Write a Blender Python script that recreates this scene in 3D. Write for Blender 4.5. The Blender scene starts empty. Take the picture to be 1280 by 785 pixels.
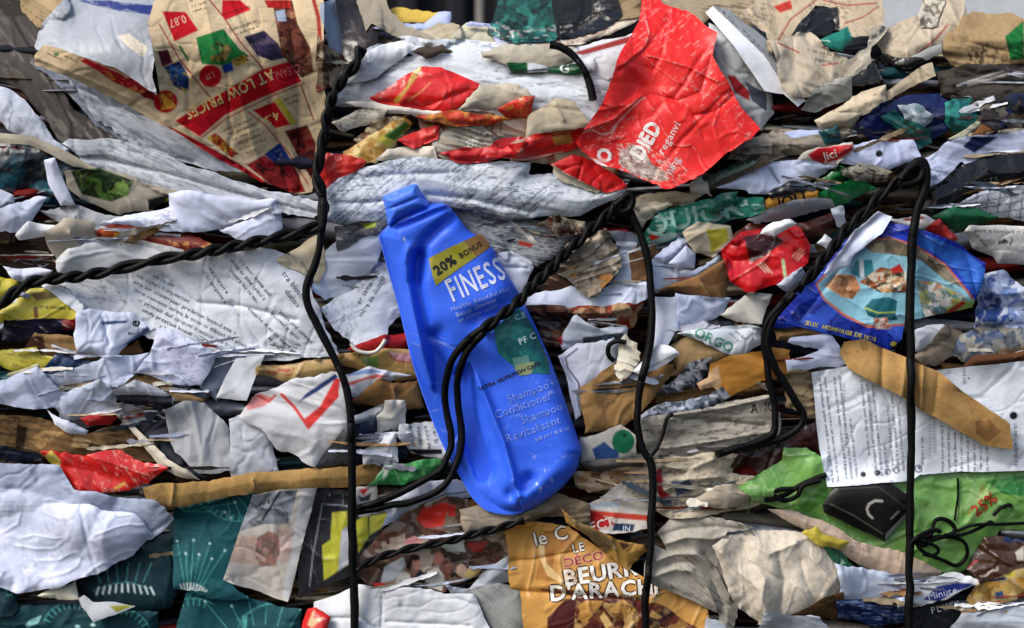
SKY, SUN, SANG, EXPO = .08, 1.4, 26.0, 1.18
import bpy, math, random
import numpy as np
from mathutils import Vector
# ------------------------------------------------------------------ scale: 1 unit u = 0.5 mm on the bale face
S = 0.0005
CX, CY, D = 640.0, 392.5, 1800.0        # view axis on the bale face, camera distance
ZC = 0.80                                # height of the view axis above the yard floor
SC = bpy.context.scene
COL = SC.collection
RNG = np.random.default_rng(7)

def lin(h):
    h = h.lstrip('#')
    c = np.array([int(h[i:i+2], 16) / 255 for i in (0, 2, 4)])
    return np.where(c <= .04045, c / 12.92, ((c + .055) / 1.055) ** 2.4)

def world(x, y, z):
    """bale-face coordinates + height above the face -> metres"""
    k = (D - z) / D
    return np.stack([(x - CX) * S * k, -z * S, ZC - (y - CY) * S * k], -1)

X0 = {'0': 0, '1': 320, '2': 640, '3': 940}
Y0 = {'0': 0, '1': 200, '2': 390, '3': 575}
def P(s):
    """outline points; a prefix cr: switches to the survey tile (column, row)"""
    out = []; ox = oy = 0.0; k = 1.0
    for tok in s.split():
        if ':' in tok:
            t, tok = tok.split(':')
            if t == 'A': ox = oy = 0.0; k = 1.0
            else: ox, oy, k = X0[t[0]], Y0[t[1]], 0.26751
            if not tok: continue
        u, v = tok.split(',')
        out.append((ox + float(u) * k, oy + float(v) * k))
    return np.array(out)

def spill(p):
    p = p.copy()
    p[p[:, 0] <= 2, 0] -= 45; p[p[:, 0] >= 1278, 0] += 45
    p[p[:, 1] <= 2, 1] -= 35; p[p[:, 1] >= 783, 1] += 35
    return p

# ------------------------------------------------------------------ noise
def vnoise(x, y, L, rng):
    u = x / L + rng.uniform(0, 50); v = y / L + rng.uniform(0, 50)
    i = np.floor(u).astype(int); j = np.floor(v).astype(int)
    fx = u - i; fy = v - j
    fx = fx * fx * (3 - 2 * fx); fy = fy * fy * (3 - 2 * fy)
    i0, j0 = i.min(), j.min()
    T = rng.uniform(-1, 1, (i.max() - i0 + 2, j.max() - j0 + 2))
    i = i - i0; j = j - j0
    return (T[i, j] * (1 - fx) + T[i + 1, j] * fx) * (1 - fy) + (T[i, j + 1] * (1 - fx) + T[i + 1, j + 1] * fx) * fy

def tin1(u, v, rng):
    i = np.floor(u).astype(int); j = np.floor(v).astype(int)
    fx = u - i; fy = v - j
    i0, j0 = i.min(), j.min()
    T = rng.uniform(-1, 1, (i.max() - i0 + 2, j.max() - j0 + 2))
    i = i - i0; j = j - j0
    a, b, c, d = T[i, j], T[i + 1, j], T[i, j + 1], T[i + 1, j + 1]
    return np.where(fx > fy, a + (b - a) * fx + (d - b) * fy, a + (c - a) * fy + (d - c) * fx)

def tin(x, y, L, rng, ang=None, st=1.0):
    """flat facets with sharp creases, like folded paper"""
    a = rng.uniform(0, math.pi) if ang is None else ang
    c, s = math.cos(a), math.sin(a)
    u = (x * c + y * s) / (L * st); v = (-x * s + y * c) / L
    w = rng.uniform(.4, .9)
    wu = tin1(u * w * .9 + v * .3 + 7, v * w - u * .2 + 3, rng) * .55
    wv = tin1(u * w - v * .35 + 11, v * w * .8 + u * .3 + 5, rng) * .55
    return tin1(u + wu + rng.uniform(0, 9), v + wv + rng.uniform(0, 9), rng)

PRE = {  # facet size, amplitude
    's': [(80, 10.), (36, 5.2), (16, 1.6)],
    'c': [(50, 12.0), (24, 6.5), (11, 1.8)],
    'w': [(34, 13.), (17, 7.), (8, 2.2)],
    'f': [(100, 5.5), (45, 2.2), (14, .5)],
    'm': [(60, 9.0), (26, 5.5), (11, 1.4)],
    'l': [(75, 9.0), (30, 4.5), (11, 2.4), (6, 1.1)],
    'x': [],
}
# ------------------------------------------------------------------ polygons
def roughen(p, rng, e=1.0, step=7):
    q = []
    n = len(p)
    for k in range(n):
        a, b = p[k], p[(k + 1) % n]
        L = np.hypot(*(b - a)); m = max(1, int(L / step))
        t = np.arange(m) / m
        q.append(a + (b - a) * t[:, None])
    q = np.concatenate(q); m = len(q)
    j = rng.normal(0, 1, (m, 2))
    lo = (np.roll(j, 1, 0) + j + np.roll(j, -1, 0) + np.roll(j, 2, 0) + np.roll(j, -2, 0)) / 2.4
    return q + e * (lo * .9 + j * .35)

def grow(p, g):
    if not g: return p
    c = p.mean(0); d = p - c
    return p + d / (np.hypot(d[:, 0], d[:, 1])[:, None] + 1e-6) * g

def inside(x, y, p):
    r = np.zeros(x.shape, bool); n = len(p)
    for k in range(n):
        (x1, y1), (x2, y2) = p[k], p[(k + 1) % n]
        if y1 == y2: continue
        c = (y1 > y) != (y2 > y)
        r ^= c & (x < (x2 - x1) * (y - y1) / (y2 - y1) + x1)
    return r

def polydist(x, y, p, closed=True):
    best = np.full(x.shape, 1e9); bx = np.zeros(x.shape); by = np.zeros(x.shape)
    n = len(p)
    for k in range(n if closed else n - 1):
        a, b = p[k], p[(k + 1) % n]; d = b - a
        L2 = max(float(d @ d), 1e-9)
        t = np.clip(((x - a[0]) * d[0] + (y - a[1]) * d[1]) / L2, 0, 1)
        qx = a[0] + t * d[0]; qy = a[1] + t * d[1]
        dd = (x - qx) ** 2 + (y - qy) ** 2
        m = dd < best
        best = np.where(m, dd, best); bx = np.where(m, qx, bx); by = np.where(m, qy, by)
    return np.sqrt(best), bx, by

# ------------------------------------------------------------------ running relief of the bale face (2 u cells)
HS = 2; HX0, HY0 = -160, -120
HW, HH = (1440 + 160) // HS, (905 + 120) // HS
gy, gx = np.mgrid[0:HH, 0:HW]
gx = gx * HS + HX0; gy = gy * HS + HY0
BASE = vnoise(gx, gy, 150, RNG) * 9 + vnoise(gx, gy, 60, RNG) * 4
BASE -= 110 * np.clip((66 - gy) / 110., 0, 1) ** 1.3
BASE -= 40 * np.clip((150 - gx) / 200., 0, 1) * np.clip((190 - gy) / 190., 0, 1)
H = np.full((HH, HW), -75.0); COV = np.zeros((HH, HW), bool)

def boxblur(a, r):
    if r < 1: return a
    for ax in (0, 1):
        pad = [(0, 0), (0, 0)]; pad[ax] = (r + 1, r)
        c = np.cumsum(np.pad(a, pad, mode='edge'), axis=ax)
        a = (np.take(c, range(2 * r + 1, c.shape[ax]), ax) - np.take(c, range(0, c.shape[ax] - 2 * r - 1), ax)) / (2 * r + 1)
    return a
def maxfilt(a, r):
    o = a.copy()
    for ax in (0, 1):
        b = o.copy()
        for k in range(1, r + 1):
            for s in (k, -k):
                q = np.roll(b, s, ax); o = np.maximum(o, q)
    return o
def samp(A, x, y, x0, y0, st):
    u = np.clip((x - x0) / st, 0, A.shape[1] - 1.001); v = np.clip((y - y0) / st, 0, A.shape[0] - 1.001)
    i = u.astype(int); j = v.astype(int); fx = u - i; fy = v - j
    return (A[j, i] * (1 - fx) + A[j, i + 1] * fx) * (1 - fy) + (A[j + 1, i] * (1 - fx) + A[j + 1, i + 1] * fx) * fy
def hwin(x0, x1, y0, y1):
    i0 = max(0, int((x0 - HX0) / HS) - 22); i1 = min(HW, int((x1 - HX0) / HS) + 24)
    j0 = max(0, int((y0 - HY0) / HS) - 22); j1 = min(HH, int((y1 - HY0) / HS) + 24)
    return i0, i1, j0, j1

# ------------------------------------------------------------------ materials
def newmat(name):
    m = bpy.data.materials.new(name); m.use_nodes = True
    nt = m.node_tree; b = nt.nodes['Principled BSDF']
    return m, nt, b
def paper_mat(name, rough=.75, spec=.3, fib=.10, dirt=.35, bump=.25, bscale=900., coat=0., wrk=.5, wsc=75.):
    m, nt, b = newmat(name); N = nt.nodes; Lk = nt.links
    at = N.new('ShaderNodeAttribute'); at.attribute_name = 'Col'
    tc = N.new('ShaderNodeTexCoord')
    n1 = N.new('ShaderNodeTexNoise'); n1.inputs['Scale'].default_value = bscale; n1.inputs['Detail'].default_value = 4
    n2 = N.new('ShaderNodeTexNoise'); n2.inputs['Scale'].default_value = 38; n2.inputs['Detail'].default_value = 8; n2.inputs['Roughness'].default_value = .7
    n3 = N.new('ShaderNodeTexNoise'); n3.inputs['Scale'].default_value = 260; n3.inputs['Detail'].default_value = 3; n3.inputs['Roughness'].default_value = .6
    oi = N.new('ShaderNodeObjectInfo'); va = N.new('ShaderNodeVectorMath'); va.operation = 'MULTIPLY_ADD'
    va.inputs[1].default_value = (7.3, 7.3, 7.3)
    Lk.new(oi.outputs['Location'], va.inputs[0]); Lk.new(tc.outputs['Object'], va.inputs[2])
    for n in (n1, n2, n3): Lk.new(va.outputs[0], n.inputs['Vector'])
    mr = N.new('ShaderNodeMapRange'); mr.inputs['From Min'].default_value = .3; mr.inputs['From Max'].default_value = .7
    mr.inputs['To Min'].default_value = 1 - fib; mr.inputs['To Max'].default_value = 1 + fib * .6
    Lk.new(n1.outputs['Fac'], mr.inputs['Value'])
    mx = N.new('ShaderNodeMix'); mx.data_type = 'RGBA'; mx.blend_type = 'MULTIPLY'; mx.inputs['Factor'].default_value = 1
    Lk.new(at.outputs['Color'], mx.inputs['A']); Lk.new(mr.outputs['Result'], mx.inputs['B'])
    r1 = N.new('ShaderNodeMapRange'); r1.inputs['From Min'].default_value = .50; r1.inputs['From Max'].default_value = .78
    r1.inputs['To Max'].default_value = dirt
    Lk.new(n2.outputs['Fac'], r1.inputs['Value'])
    d1 = N.new('ShaderNodeMix'); d1.data_type = 'RGBA'; d1.blend_type = 'MULTIPLY'; d1.inputs['B'].default_value = (.42, .36, .30, 1)
    Lk.new(r1.outputs['Result'], d1.inputs['Factor']); Lk.new(mx.outputs['Result'], d1.inputs['A'])
    r2 = N.new('ShaderNodeMapRange'); r2.inputs['From Min'].default_value = .62; r2.inputs['From Max'].default_value = .80
    r2.inputs['To Max'].default_value = dirt * 1.3
    Lk.new(n3.outputs['Fac'], r2.inputs['Value'])
    d2 = N.new('ShaderNodeMix'); d2.data_type = 'RGBA'; d2.blend_type = 'MULTIPLY'; d2.inputs['B'].default_value = (.22, .20, .18, 1)
    Lk.new(r2.outputs['Result'], d2.inputs['Factor']); Lk.new(d1.outputs['Result'], d2.inputs['A'])
    Lk.new(d2.outputs['Result'], b.inputs['Base Color'])
    rr = N.new('ShaderNodeMapRange'); rr.inputs['To Min'].default_value = max(.05, rough - .12); rr.inputs['To Max'].default_value = min(1, rough + .12)
    Lk.new(n3.outputs['Fac'], rr.inputs['Value']); Lk.new(rr.outputs['Result'], b.inputs['Roughness'])
    b.inputs['Specular IOR Level'].default_value = spec
    if coat: b.inputs['Coat Weight'].default_value = coat; b.inputs['Coat Roughness'].default_value = .18
    bp = N.new('ShaderNodeBump'); bp.inputs['Strength'].default_value = bump; bp.inputs['Distance'].default_value = .0006
    last = None
    if wrk > 0:
        nd = N.new('ShaderNodeTexNoise'); nd.inputs['Scale'].default_value = wsc * .8; nd.inputs['Detail'].default_value = 2
        Lk.new(va.outputs[0], nd.inputs['Vector'])
        vm = N.new('ShaderNodeVectorMath'); vm.operation = 'MULTIPLY_ADD'; vm.inputs[1].default_value = (.012, .012, .012)
        Lk.new(nd.outputs['Color'], vm.inputs[0]); Lk.new(va.outputs[0], vm.inputs[2])
        hs = []
        for sc_, mx_ in ((wsc, .25), (wsc * 2.6, .3)):
            vo = N.new('ShaderNodeTexVoronoi'); vo.feature = 'DISTANCE_TO_EDGE'; vo.inputs['Scale'].default_value = sc_
            Lk.new(vm.outputs[0], vo.inputs['Vector'])
            mp = N.new('ShaderNodeMapRange'); mp.inputs['From Max'].default_value = mx_; Lk.new(vo.outputs['Distance'], mp.inputs['Value'])
            mp.interpolation_type = 'SMOOTHSTEP'; hs.append(mp)
        wm = N.new('ShaderNodeMath'); wm.operation = 'MULTIPLY_ADD'; wm.inputs[1].default_value = .4
        Lk.new(hs[1].outputs['Result'], wm.inputs[0]); Lk.new(hs[0].outputs['Result'], wm.inputs[2])
        # creases come and go across a sheet
        ms = N.new('ShaderNodeMath'); ms.operation = 'MULTIPLY'; Lk.new(wm.outputs[0], ms.inputs[0]); Lk.new(n2.outputs['Fac'], ms.inputs[1])
        b2 = N.new('ShaderNodeBump'); b2.inputs['Strength'].default_value = wrk; b2.inputs['Distance'].default_value = .0016
        Lk.new(ms.outputs[0], b2.inputs['Height']); last = b2
    ad = N.new('ShaderNodeMath'); ad.operation = 'ADD'
    Lk.new(n1.outputs['Fac'], ad.inputs[0]); Lk.new(n3.outputs['Fac'], ad.inputs[1])
    Lk.new(ad.outputs[0], bp.inputs['Height']); Lk.new(bp.outputs['Normal'], b.inputs['Normal'])
    if last: Lk.new(last.outputs['Normal'], bp.inputs['Normal'])
    return m
MAT = {
    'paper': paper_mat('office_paper', .78, .25, .05, .24, .12, 900, wrk=.14, wsc=48),
    'news': paper_mat('newsprint', .92, .12, .07, .34, .15, 700, wrk=.2, wsc=55),
    'gloss': paper_mat('coated_print', .46, .38, .05, .28, .08, 900, wrk=.14, wsc=45),
    'card': paper_mat('kraft_card', .88, .15, .12, .42, .25, 420, wrk=.12, wsc=45),
    'foil': paper_mat('plastic_film', .34, .5, .04, .28, .08, 500, .08, wrk=.25, wsc=60),
    'dirty': paper_mat('weathered_paper', .92, .12, .08, .6, .15, 420, wrk=.22, wsc=60),
    'cloth': paper_mat('woven_plastic', .7, .3, .08, .3, .2, 900, wrk=.08, wsc=40),
    'bottle': paper_mat('bottle_plastic', .52, .42, .03, .12, .05, 300, wrk=0),
    'wire': paper_mat('wire_sheath', .58, .16, .10, .25, .12, 600, wrk=0),
}
# ------------------------------------------------------------------ mesh output
def mesh_obj(name, verts, faces, cols, mat, parent=None, smooth=True, flatfrom=None):
    """verts (n,3) metres, faces list of (m,3|4) int arrays"""
    org = verts.mean(0) if parent is None else None
    if parent is not None: org = np.array(parent['_o'])
    me = bpy.data.meshes.new(name)
    v = (verts - org).astype(np.float32)
    me.vertices.add(len(v)); me.vertices.foreach_set('co', v.ravel())
    tot = []; idx = []
    for f in faces:
        if len(f) == 0: continue
        tot.append(np.full(len(f), f.shape[1], np.int32)); idx.append(f.astype(np.int32).ravel())
    tot = np.concatenate(tot); idx = np.concatenate(idx)
    me.loops.add(len(idx)); me.loops.foreach_set('vertex_index', idx)
    st = np.concatenate([[0], np.cumsum(tot)[:-1]]).astype(np.int32)
    me.polygons.add(len(tot)); me.polygons.foreach_set('loop_start', st); me.polygons.foreach_set('loop_total', tot)
    sm = np.full(len(tot), smooth, bool)
    me.polygons.foreach_set('use_smooth', sm)
    at = me.color_attributes.new('Col', 'FLOAT_COLOR', 'POINT')
    c = np.ones((len(v), 4), np.float32); c[:, :3] = np.clip(cols, 0, 1)
    at.data.foreach_set('color', c.ravel())
    me.update(calc_edges=True); me.validate()
    me.materials.append(mat)
    o = bpy.data.objects.new(name, me); COL.objects.link(o)
    if parent is None: o.location = org.tolist(); o['_o'] = org.tolist()
    else: o.parent = parent; o['_o'] = list(parent['_o'])
    return o
def tag(o, label=None, cat=None, group=None, kind=None):
    if label: o['label'] = label
    if cat: o['category'] = cat
    if group: o['group'] = group
    if kind: o['kind'] = kind
    return o

# ------------------------------------------------------------------ letters
GL = {}
def glyph(ch):
    if ch in GL: return GL[ch]
    cu = bpy.data.curves.new('letter', 'FONT'); cu.body = ch; cu.size = 1; cu.resolution_u = 2
    o = bpy.data.objects.new('letter', cu); COL.objects.link(o)
    dg = bpy.context.evaluated_depsgraph_get(); dg.update()
    ev = o.evaluated_get(dg); me = ev.to_mesh()
    n = len(me.vertices); v = np.zeros(n * 3); me.vertices.foreach_get('co', v); v = v.reshape(-1, 3)[:, :2]
    me.calc_loop_triangles(); t = np.zeros(len(me.loop_triangles) * 3, int)
    me.loop_triangles.foreach_get('vertices', t); t = t.reshape(-1, 3)
    ev.to_mesh_clear(); bpy.data.objects.remove(o); bpy.data.curves.remove(cu)
    GL[ch] = (v, t, (v[:, 0].max() if n else .25))
    return GL[ch]
def split_long(v, t, lim):
    """subdivide triangles so big letters follow the creases"""
    for _ in range(3):
        a, b, c = v[t[:, 0]], v[t[:, 1]], v[t[:, 2]]
        L = np.maximum(np.maximum(np.hypot(*(a - b).T), np.hypot(*(b - c).T)), np.hypot(*(c - a).T))
        if L.max() < lim: break
        e = {}; nv = list(map(tuple, v)); nt = []
        def mid(i, j):
            k = (min(i, j), max(i, j))
            if k not in e: e[k] = len(nv); nv.append(((nv[i][0] + nv[j][0]) / 2, (nv[i][1] + nv[j][1]) / 2))
            return e[k]
        for i, j, k in t:
            p, q, r = mid(i, j), mid(j, k), mid(k, i)
            nt += [(i, p, r), (p, j, q), (r, q, k), (p, q, r)]
        v = np.array(nv); t = np.array(nt)
    return v, t
def text_geo(s, x, y, size, ang, sq=1.0, center=True, sp=.07, bold=0, fine=True):
    """glyph triangles in face coordinates"""
    vs, ts = [], []; n = 0; cur = 0
    for ch in s:
        if ch == ' ': cur += .32; continue
        v, t, w = glyph(ch)
        if len(v) == 0: cur += .3; continue
        vv = v.copy(); vv[:, 0] += cur
        for off in ([(0, 0)] if not bold else [(-bold, 0), (bold, 0), (0, bold), (0, -bold)]):
            q = vv + np.array(off)
            tt = t
            if fine and size > 9.6: q, tt = split_long(q, t, 4. / size)
            vs.append(q); ts.append(tt + n); n += len(q)
        cur += w + sp
    if not vs: return None
    v = np.concatenate(vs); t = np.concatenate(ts)
    if center: v[:, 0] -= cur / 2; v[:, 1] -= .35
    v = v * size; v[:, 0] *= sq
    a = math.radians(ang); c, s_ = math.cos(a), math.sin(a)
    X = x + v[:, 0] * c + v[:, 1] * s_; Y = y + v[:, 0] * s_ - v[:, 1] * c
    return np.stack([X, Y], 1), t
SYL = ['la', 'en', 'po', 'ri', 'te', 'ma', 'con', 'ser', 'du', 'vi', 'no', 'les', 'ation', 'pre', 'sa', 'um', 'it', 'er', 'os', 'ne', 'bi', 'que', 'tra', 'il', 'au', 'x']
def body_geo(size, ang, poly, rng, lead=1.35, ragged=.35, para=.12):
    out = []; a = math.radians(ang); c, s_ = math.cos(a), math.sin(a)
    u = poly[:, 0] * c + poly[:, 1] * s_; v = -poly[:, 0] * s_ + poly[:, 1] * c
    vv = v.min() + size
    while vv < v.max():
        if rng.random() < para: vv += size * lead * .7
        uu = u.min(); end = u.max() - (rng.random() < ragged) * rng.uniform(0, .4) * (u.max() - u.min())
        while uu < end:
            w = ''.join(SYL[k] for k in rng.integers(0, len(SYL), rng.integers(1, 4)))
            for ch in w:
                g, t, ww = glyph(ch)
                cx = uu + ww * size / 2; cy = vv - size * .3
                px, py = cx * c - cy * s_, cx * s_ + cy * c
                if inside(np.array([px]), np.array([py]), poly)[0]:
                    X = uu + g[:, 0] * size; Y = vv - g[:, 1] * size
                    out.append((np.stack([X * c - Y * s_, X * s_ + Y * c], 1), t))
                uu += (ww + .07) * size
            uu += size * .32
        vv += size * lead
    return out

# ------------------------------------------------------------------ printing on a sheet
def blend(col, m, c):
    m = m[..., None]; return col * (1 - m) + c * m
def aa(sd, w=1.2): return np.clip(sd / w + .5, 0, 1)
def sdist(x, y, p):
    d, _, _ = polydist(x, y, p); return np.where(inside(x, y, p), d, -d)
def printing(col, x, y, prints, rng, sh, txt):
    for pr in prints:
        k = pr[0]
        if k == 'P': col = blend(col, aa(sdist(x, y, P(pr[2]))) * (pr[3] if len(pr) > 3 else 1), lin(pr[1]))
        elif k == 'L':
            d, _, _ = polydist(x, y, P(pr[3]), False); col = blend(col, aa(pr[2] / 2 - d), lin(pr[1]))
        elif k == 'C':
            _, h, cx, cy, rx, ry = pr
            r = np.sqrt(((x - cx) / rx) ** 2 + ((y - cy) / ry) ** 2); col = blend(col, aa((1 - r) * min(rx, ry)), lin(h))
        elif k == 'N':
            hs, sc, pts = pr[1], pr[2], pr[3] if len(pr) > 3 else None
            al = pr[4] if len(pr) > 4 else 1
            pal = np.array([lin(h) for h in hs])
            wx_ = x + sc * .45 * vnoise(x, y, sc * .9, rng) + sc * .2 * vnoise(x, y, sc * .35, rng)
            wy_ = (y + sc * .45 * vnoise(x, y, sc * .9, rng) + sc * .2 * vnoise(x, y, sc * .35, rng)) * 1.15
            cc = np.zeros(x.shape + (3,))
            for (q, wgt) in ((1.0, 1.0), (.42, .5)):
                L = sc * q; gu = wx_ / L; gv = wy_ / L
                iu = np.floor(gu).astype(int); iv = np.floor(gv).astype(int)
                u0, v0 = iu.min() - 1, iv.min() - 1
                sh_ = (iu.max() - u0 + 3, iv.max() - v0 + 3)
                ju = rng.uniform(0, 1, sh_); jv = rng.uniform(0, 1, sh_); ci = rng.integers(0, len(hs), sh_); br = rng.uniform(.72, 1.18, sh_)
                bd = np.full(x.shape, 9.); bc = np.zeros(x.shape, int); bb = np.ones(x.shape)
                for du in (-1, 0, 1):
                    for dv in (-1, 0, 1):
                        a_, b_ = iu + du - u0, iv + dv - v0
                        dd = np.hypot(iu + du + ju[a_, b_] - gu, iv + dv + jv[a_, b_] - gv)
                        m_ = dd < bd; bd = np.where(m_, dd, bd); bc = np.where(m_, ci[a_, b_], bc); bb = np.where(m_, br[a_, b_], bb)
                one = pal[bc] * (bb * (1.12 - .3 * bd))[..., None]
                cc = one if q == 1.0 else cc * (1 - wgt * .55) + one * wgt * .55
            m = aa(sdist(x, y, P(pts))) if pts else np.ones(x.shape)
            col = col * (1 - (m * al)[..., None]) + cc * (m * al)[..., None]
        elif k == 'S':
            _, h, ang, ln, wd, thr, al = pr[:7]
            a = math.radians(ang); u = (x * math.cos(a) + y * math.sin(a)) / (ln * 10); v = (-x * math.sin(a) + y * math.cos(a)) / max(wd * 5.5, 1.1)
            f = vnoise(u * 10, v * 10, 10, rng) + .5 * vnoise(u * 22, v * 12, 10, rng)
            f = f + .35 * vnoise(x, y, 3.2, rng)
            g = vnoise(x, y, 45, rng)
            m = np.clip((f - thr) / .4, 0, 1) * np.clip(g + .75, 0, 1) * al
            if len(pr) > 7: m = m * aa(sdist(x, y, P(pr[7])))
            col = blend(col, m, lin(h))
        elif k == 'T':
            _, s, at, size, ang, h = pr[:6]
            o = pr[6] if len(pr) > 6 else {}
            p = P(at)[0]
            g = text_geo(s, p[0], p[1], size, ang, o.get('sq', 1), True, o.get('sp', .07), o.get('b', 0))
            if g: txt.append((g[0], g[1], lin(h), o.get('o', 0)))
        elif k == 'B':
            _, size, ang, h, pts = pr[:5]; o = pr[5] if len(pr) > 5 else {}
            for g in body_geo(size, ang, P(pts), rng, o.get('lead', 1.35), o.get('rag', .35), o.get('para', .12)):
                txt.append((g[0], g[1], lin(h), 0))
    return col

# ------------------------------------------------------------------ one sheet of waste
ALL = []
GROUPS = {'paper_sheet': 'loose paper sheets crushed in the bale', 'paper_scrap': 'small paper scraps in the bale', 'paper_strip': 'paper strips pressed between layers', 'paper_wad': 'crumpled paper wads in the bale',
    'newspaper_sheet': 'newspaper sheets in the bale', 'newspaper_bundle': 'folded newsprint bundles in the bale', 'cardboard_piece': 'cardboard pieces in the bale', 'packet_piece': 'crushed packet pieces in the bale',
    'packet_strip': 'packet strips in the bale', 'plastic_scrap': 'plastic scraps in the bale', 'plastic_bag': 'plastic bags in the bale', 'plastic_film': 'plastic film in the bale', 'fabric_bag': 'teal patterned bags at the bottom left',
    'yellow_packet': 'yellow packets at the left edge', 'green_packet': 'green packet pieces', 'snack_packet': 'flattened snack packets', 'paper_slip': 'paper slips', 'magazine': 'magazine folds at the bottom right', 'kraft_paper': 'kraft paper pieces right of the bottle', 'paper_bundle': 'thick white newsprint bundles', 'receipt': 'white receipts', 'paper_roll': 'rolled paper edges', 'printed_card': 'tan printed card bands', 'newspaper_wad': 'newspaper wads at the top right', 'plastic_sheet': 'plastic sheets at the left edge', 'paper_bag': 'paper bags'}
def sheet(name, label, cat, kind, col, pts, pr=(), mat='paper', l=0., g=3., e=1., a=None, st=1., t=1.4, amp=1., step=1.5,
          bulge=5., tuck=None, rim=None, seed=None, parent=None, conform=False, terr=None, wear=.5, creases=(), tilt=None, gap=3., solid=False, group=None, mott=.05, shade=1.):
    seed = (sum(map(ord, label or name)) * 131 + int(P(pts)[0][0] * 7)) % 99991 if seed is None else seed
    rng = np.random.default_rng(seed)
    raw = P(pts) if isinstance(pts, str) else pts
    poly = roughen(grow(spill(raw) if not conform else raw, g * 1.5), rng, e * (1.9 if kind in 'cw' else 1.25), 6)
    x0, y0 = poly.min(0) - 2 * step; x1, y1 = poly.max(0) + 2 * step
    nx = int((x1 - x0) / step) + 2; ny = int((y1 - y0) / step) + 2
    jj, ii = np.mgrid[0:ny, 0:nx]
    X = x0 + ii * step; Y = y0 + jj * step
    ins = inside(X, Y, poly)
    dist, bx, by = polydist(X, Y, poly)
    quad = ins[:-1, :-1] | ins[1:, :-1] | ins[:-1, 1:] | ins[1:, 1:]
    out = ~ins
    X = np.where(out, bx, X); Y = np.where(out, by, Y); d = np.where(out, 0, dist)
    # height
    layered = kind in 'w' and mat in ('dirty', 'news') if terr is None else terr
    if kind in 'cw' and a is None: a = rng.normal(0, .4); st = rng.uniform(2.0, 3.4)
    ter = None
    i0, i1, j0, j1 = hwin(x0, x1, y0, y1)
    Hc = H[j0:j1, i0:i1]; Cc = COV[j0:j1, i0:i1]
    wx0, wy0 = HX0 + i0 * HS, HY0 + j0 * HS
    if conform:
        Z = samp(Hc, X, Y, wx0, wy0, HS) + .7
    else:
        B = np.where(Cc, np.maximum(Hc, BASE[j0:j1, i0:i1] + min(l, 0)), BASE[j0:j1, i0:i1])
        Bb = boxblur(boxblur(maxfilt(B, 1), 7), 6)
        Z = samp(Bb, X, Y, wx0, wy0, HS) + gap + l
        for (L, A) in PRE[kind]:
            Z = Z + amp * A * .62 * tin(X, Y, L, rng, a, st)
        if kind in 'cwms' and kind != 'x':
            for L, A in ((52, 2.6), (24, 1.5)):
                rd = 1 - np.abs(tin(X, Y, L, rng, a, st))
                Z = Z + amp * A * (1 if rng.random() < .6 else -1) * (.85 if kind == 's' else 1) * np.clip((rd - .82) / .18, 0, 1)
        if kind in 'sf':
            ext = np.hypot(x1 - x0, y1 - y0)
            for _ in range(rng.integers(1, 4)):
                th = rng.uniform(0, math.pi); qx = rng.uniform(x0 + .2 * (x1 - x0), x1 - .2 * (x1 - x0)); qy = rng.uniform(y0 + .2 * (y1 - y0), y1 - .2 * (y1 - y0))
                dl = (X - qx) * math.cos(th) + (Y - qy) * math.sin(th)
                Z = Z + amp * rng.uniform(-.22, .22) * (np.sqrt(dl * dl + 2) - 1.4) * min(1, 70 / ext) * (.5 if kind == 'f' else 1)
        if layered:
            T_ = rng.uniform(9, 13) if kind == 'w' else rng.uniform(12, 18)
            vv = -X * math.sin(a) + Y * math.cos(a)
            gg = vv / T_ + 1.15 * tin(X, Y, 34, rng, a, 4.) + .8 * tin(X, Y, 17, rng, a + rng.uniform(-.4, .4), 2.5) + .10 * vnoise(X, Y, 4, rng)
            if rng.random() < .5: gg = -gg
            fl = np.floor(gg).astype(int); fr = gg - fl
            Z = Z + 3.6 * (fr ** 2.2 - .4) * np.clip(vnoise(X, Y, 32, rng) + .7, .15, 1.2)
            tb = rng.uniform(.76, 1.14, fl.max() - fl.min() + 1); tw = rng.uniform(-.05, .05, fl.max() - fl.min() + 1)
            ter = (tb[fl - fl.min()] * np.where(fr > .86, 1.12, 1.0), tw[fl - fl.min()])
        sz = min(x1 - x0, y1 - y0)
        Z = Z + bulge * (1 - np.exp(-d / max(6., .16 * sz)))
        tk = rng.uniform(-1.5, 4) if tuck is None else tuck
        en = vnoise(X, Y, 26, rng)
        Z = Z - (tk + 2.8 * en * min(amp, 1.2)) * np.exp(-d / 7.)
        tx, ty = (rng.uniform(-.10, .10), rng.uniform(-.20, .22)) if tilt is None else tilt
        cx, cy = poly.mean(0)
        Z = Z + (np.clip(tx * (X - cx) + ty * (Y - cy), -14, 14) if tilt is None else tx * (X - cx) + ty * (Y - cy))
        for (cp, A, w) in creases:
            dd, _, _ = polydist(X, Y, P(cp) if isinstance(cp, str) else cp, False); Z = Z + A * np.exp(-(dd / w))
        low = samp(maxfilt(Hc, 1), X, Y, wx0, wy0, HS) + .9
        Z = np.maximum(Z, low)
    # colour
    C = np.broadcast_to(lin(col), X.shape + (3,)).copy()
    C = C * (1 + mott * vnoise(X, Y, 30, rng) + mott * .6 * vnoise(X, Y, 9, rng))[..., None]
    txt = []
    C = printing(C, X, Y, pr, rng, None, txt)
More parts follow.
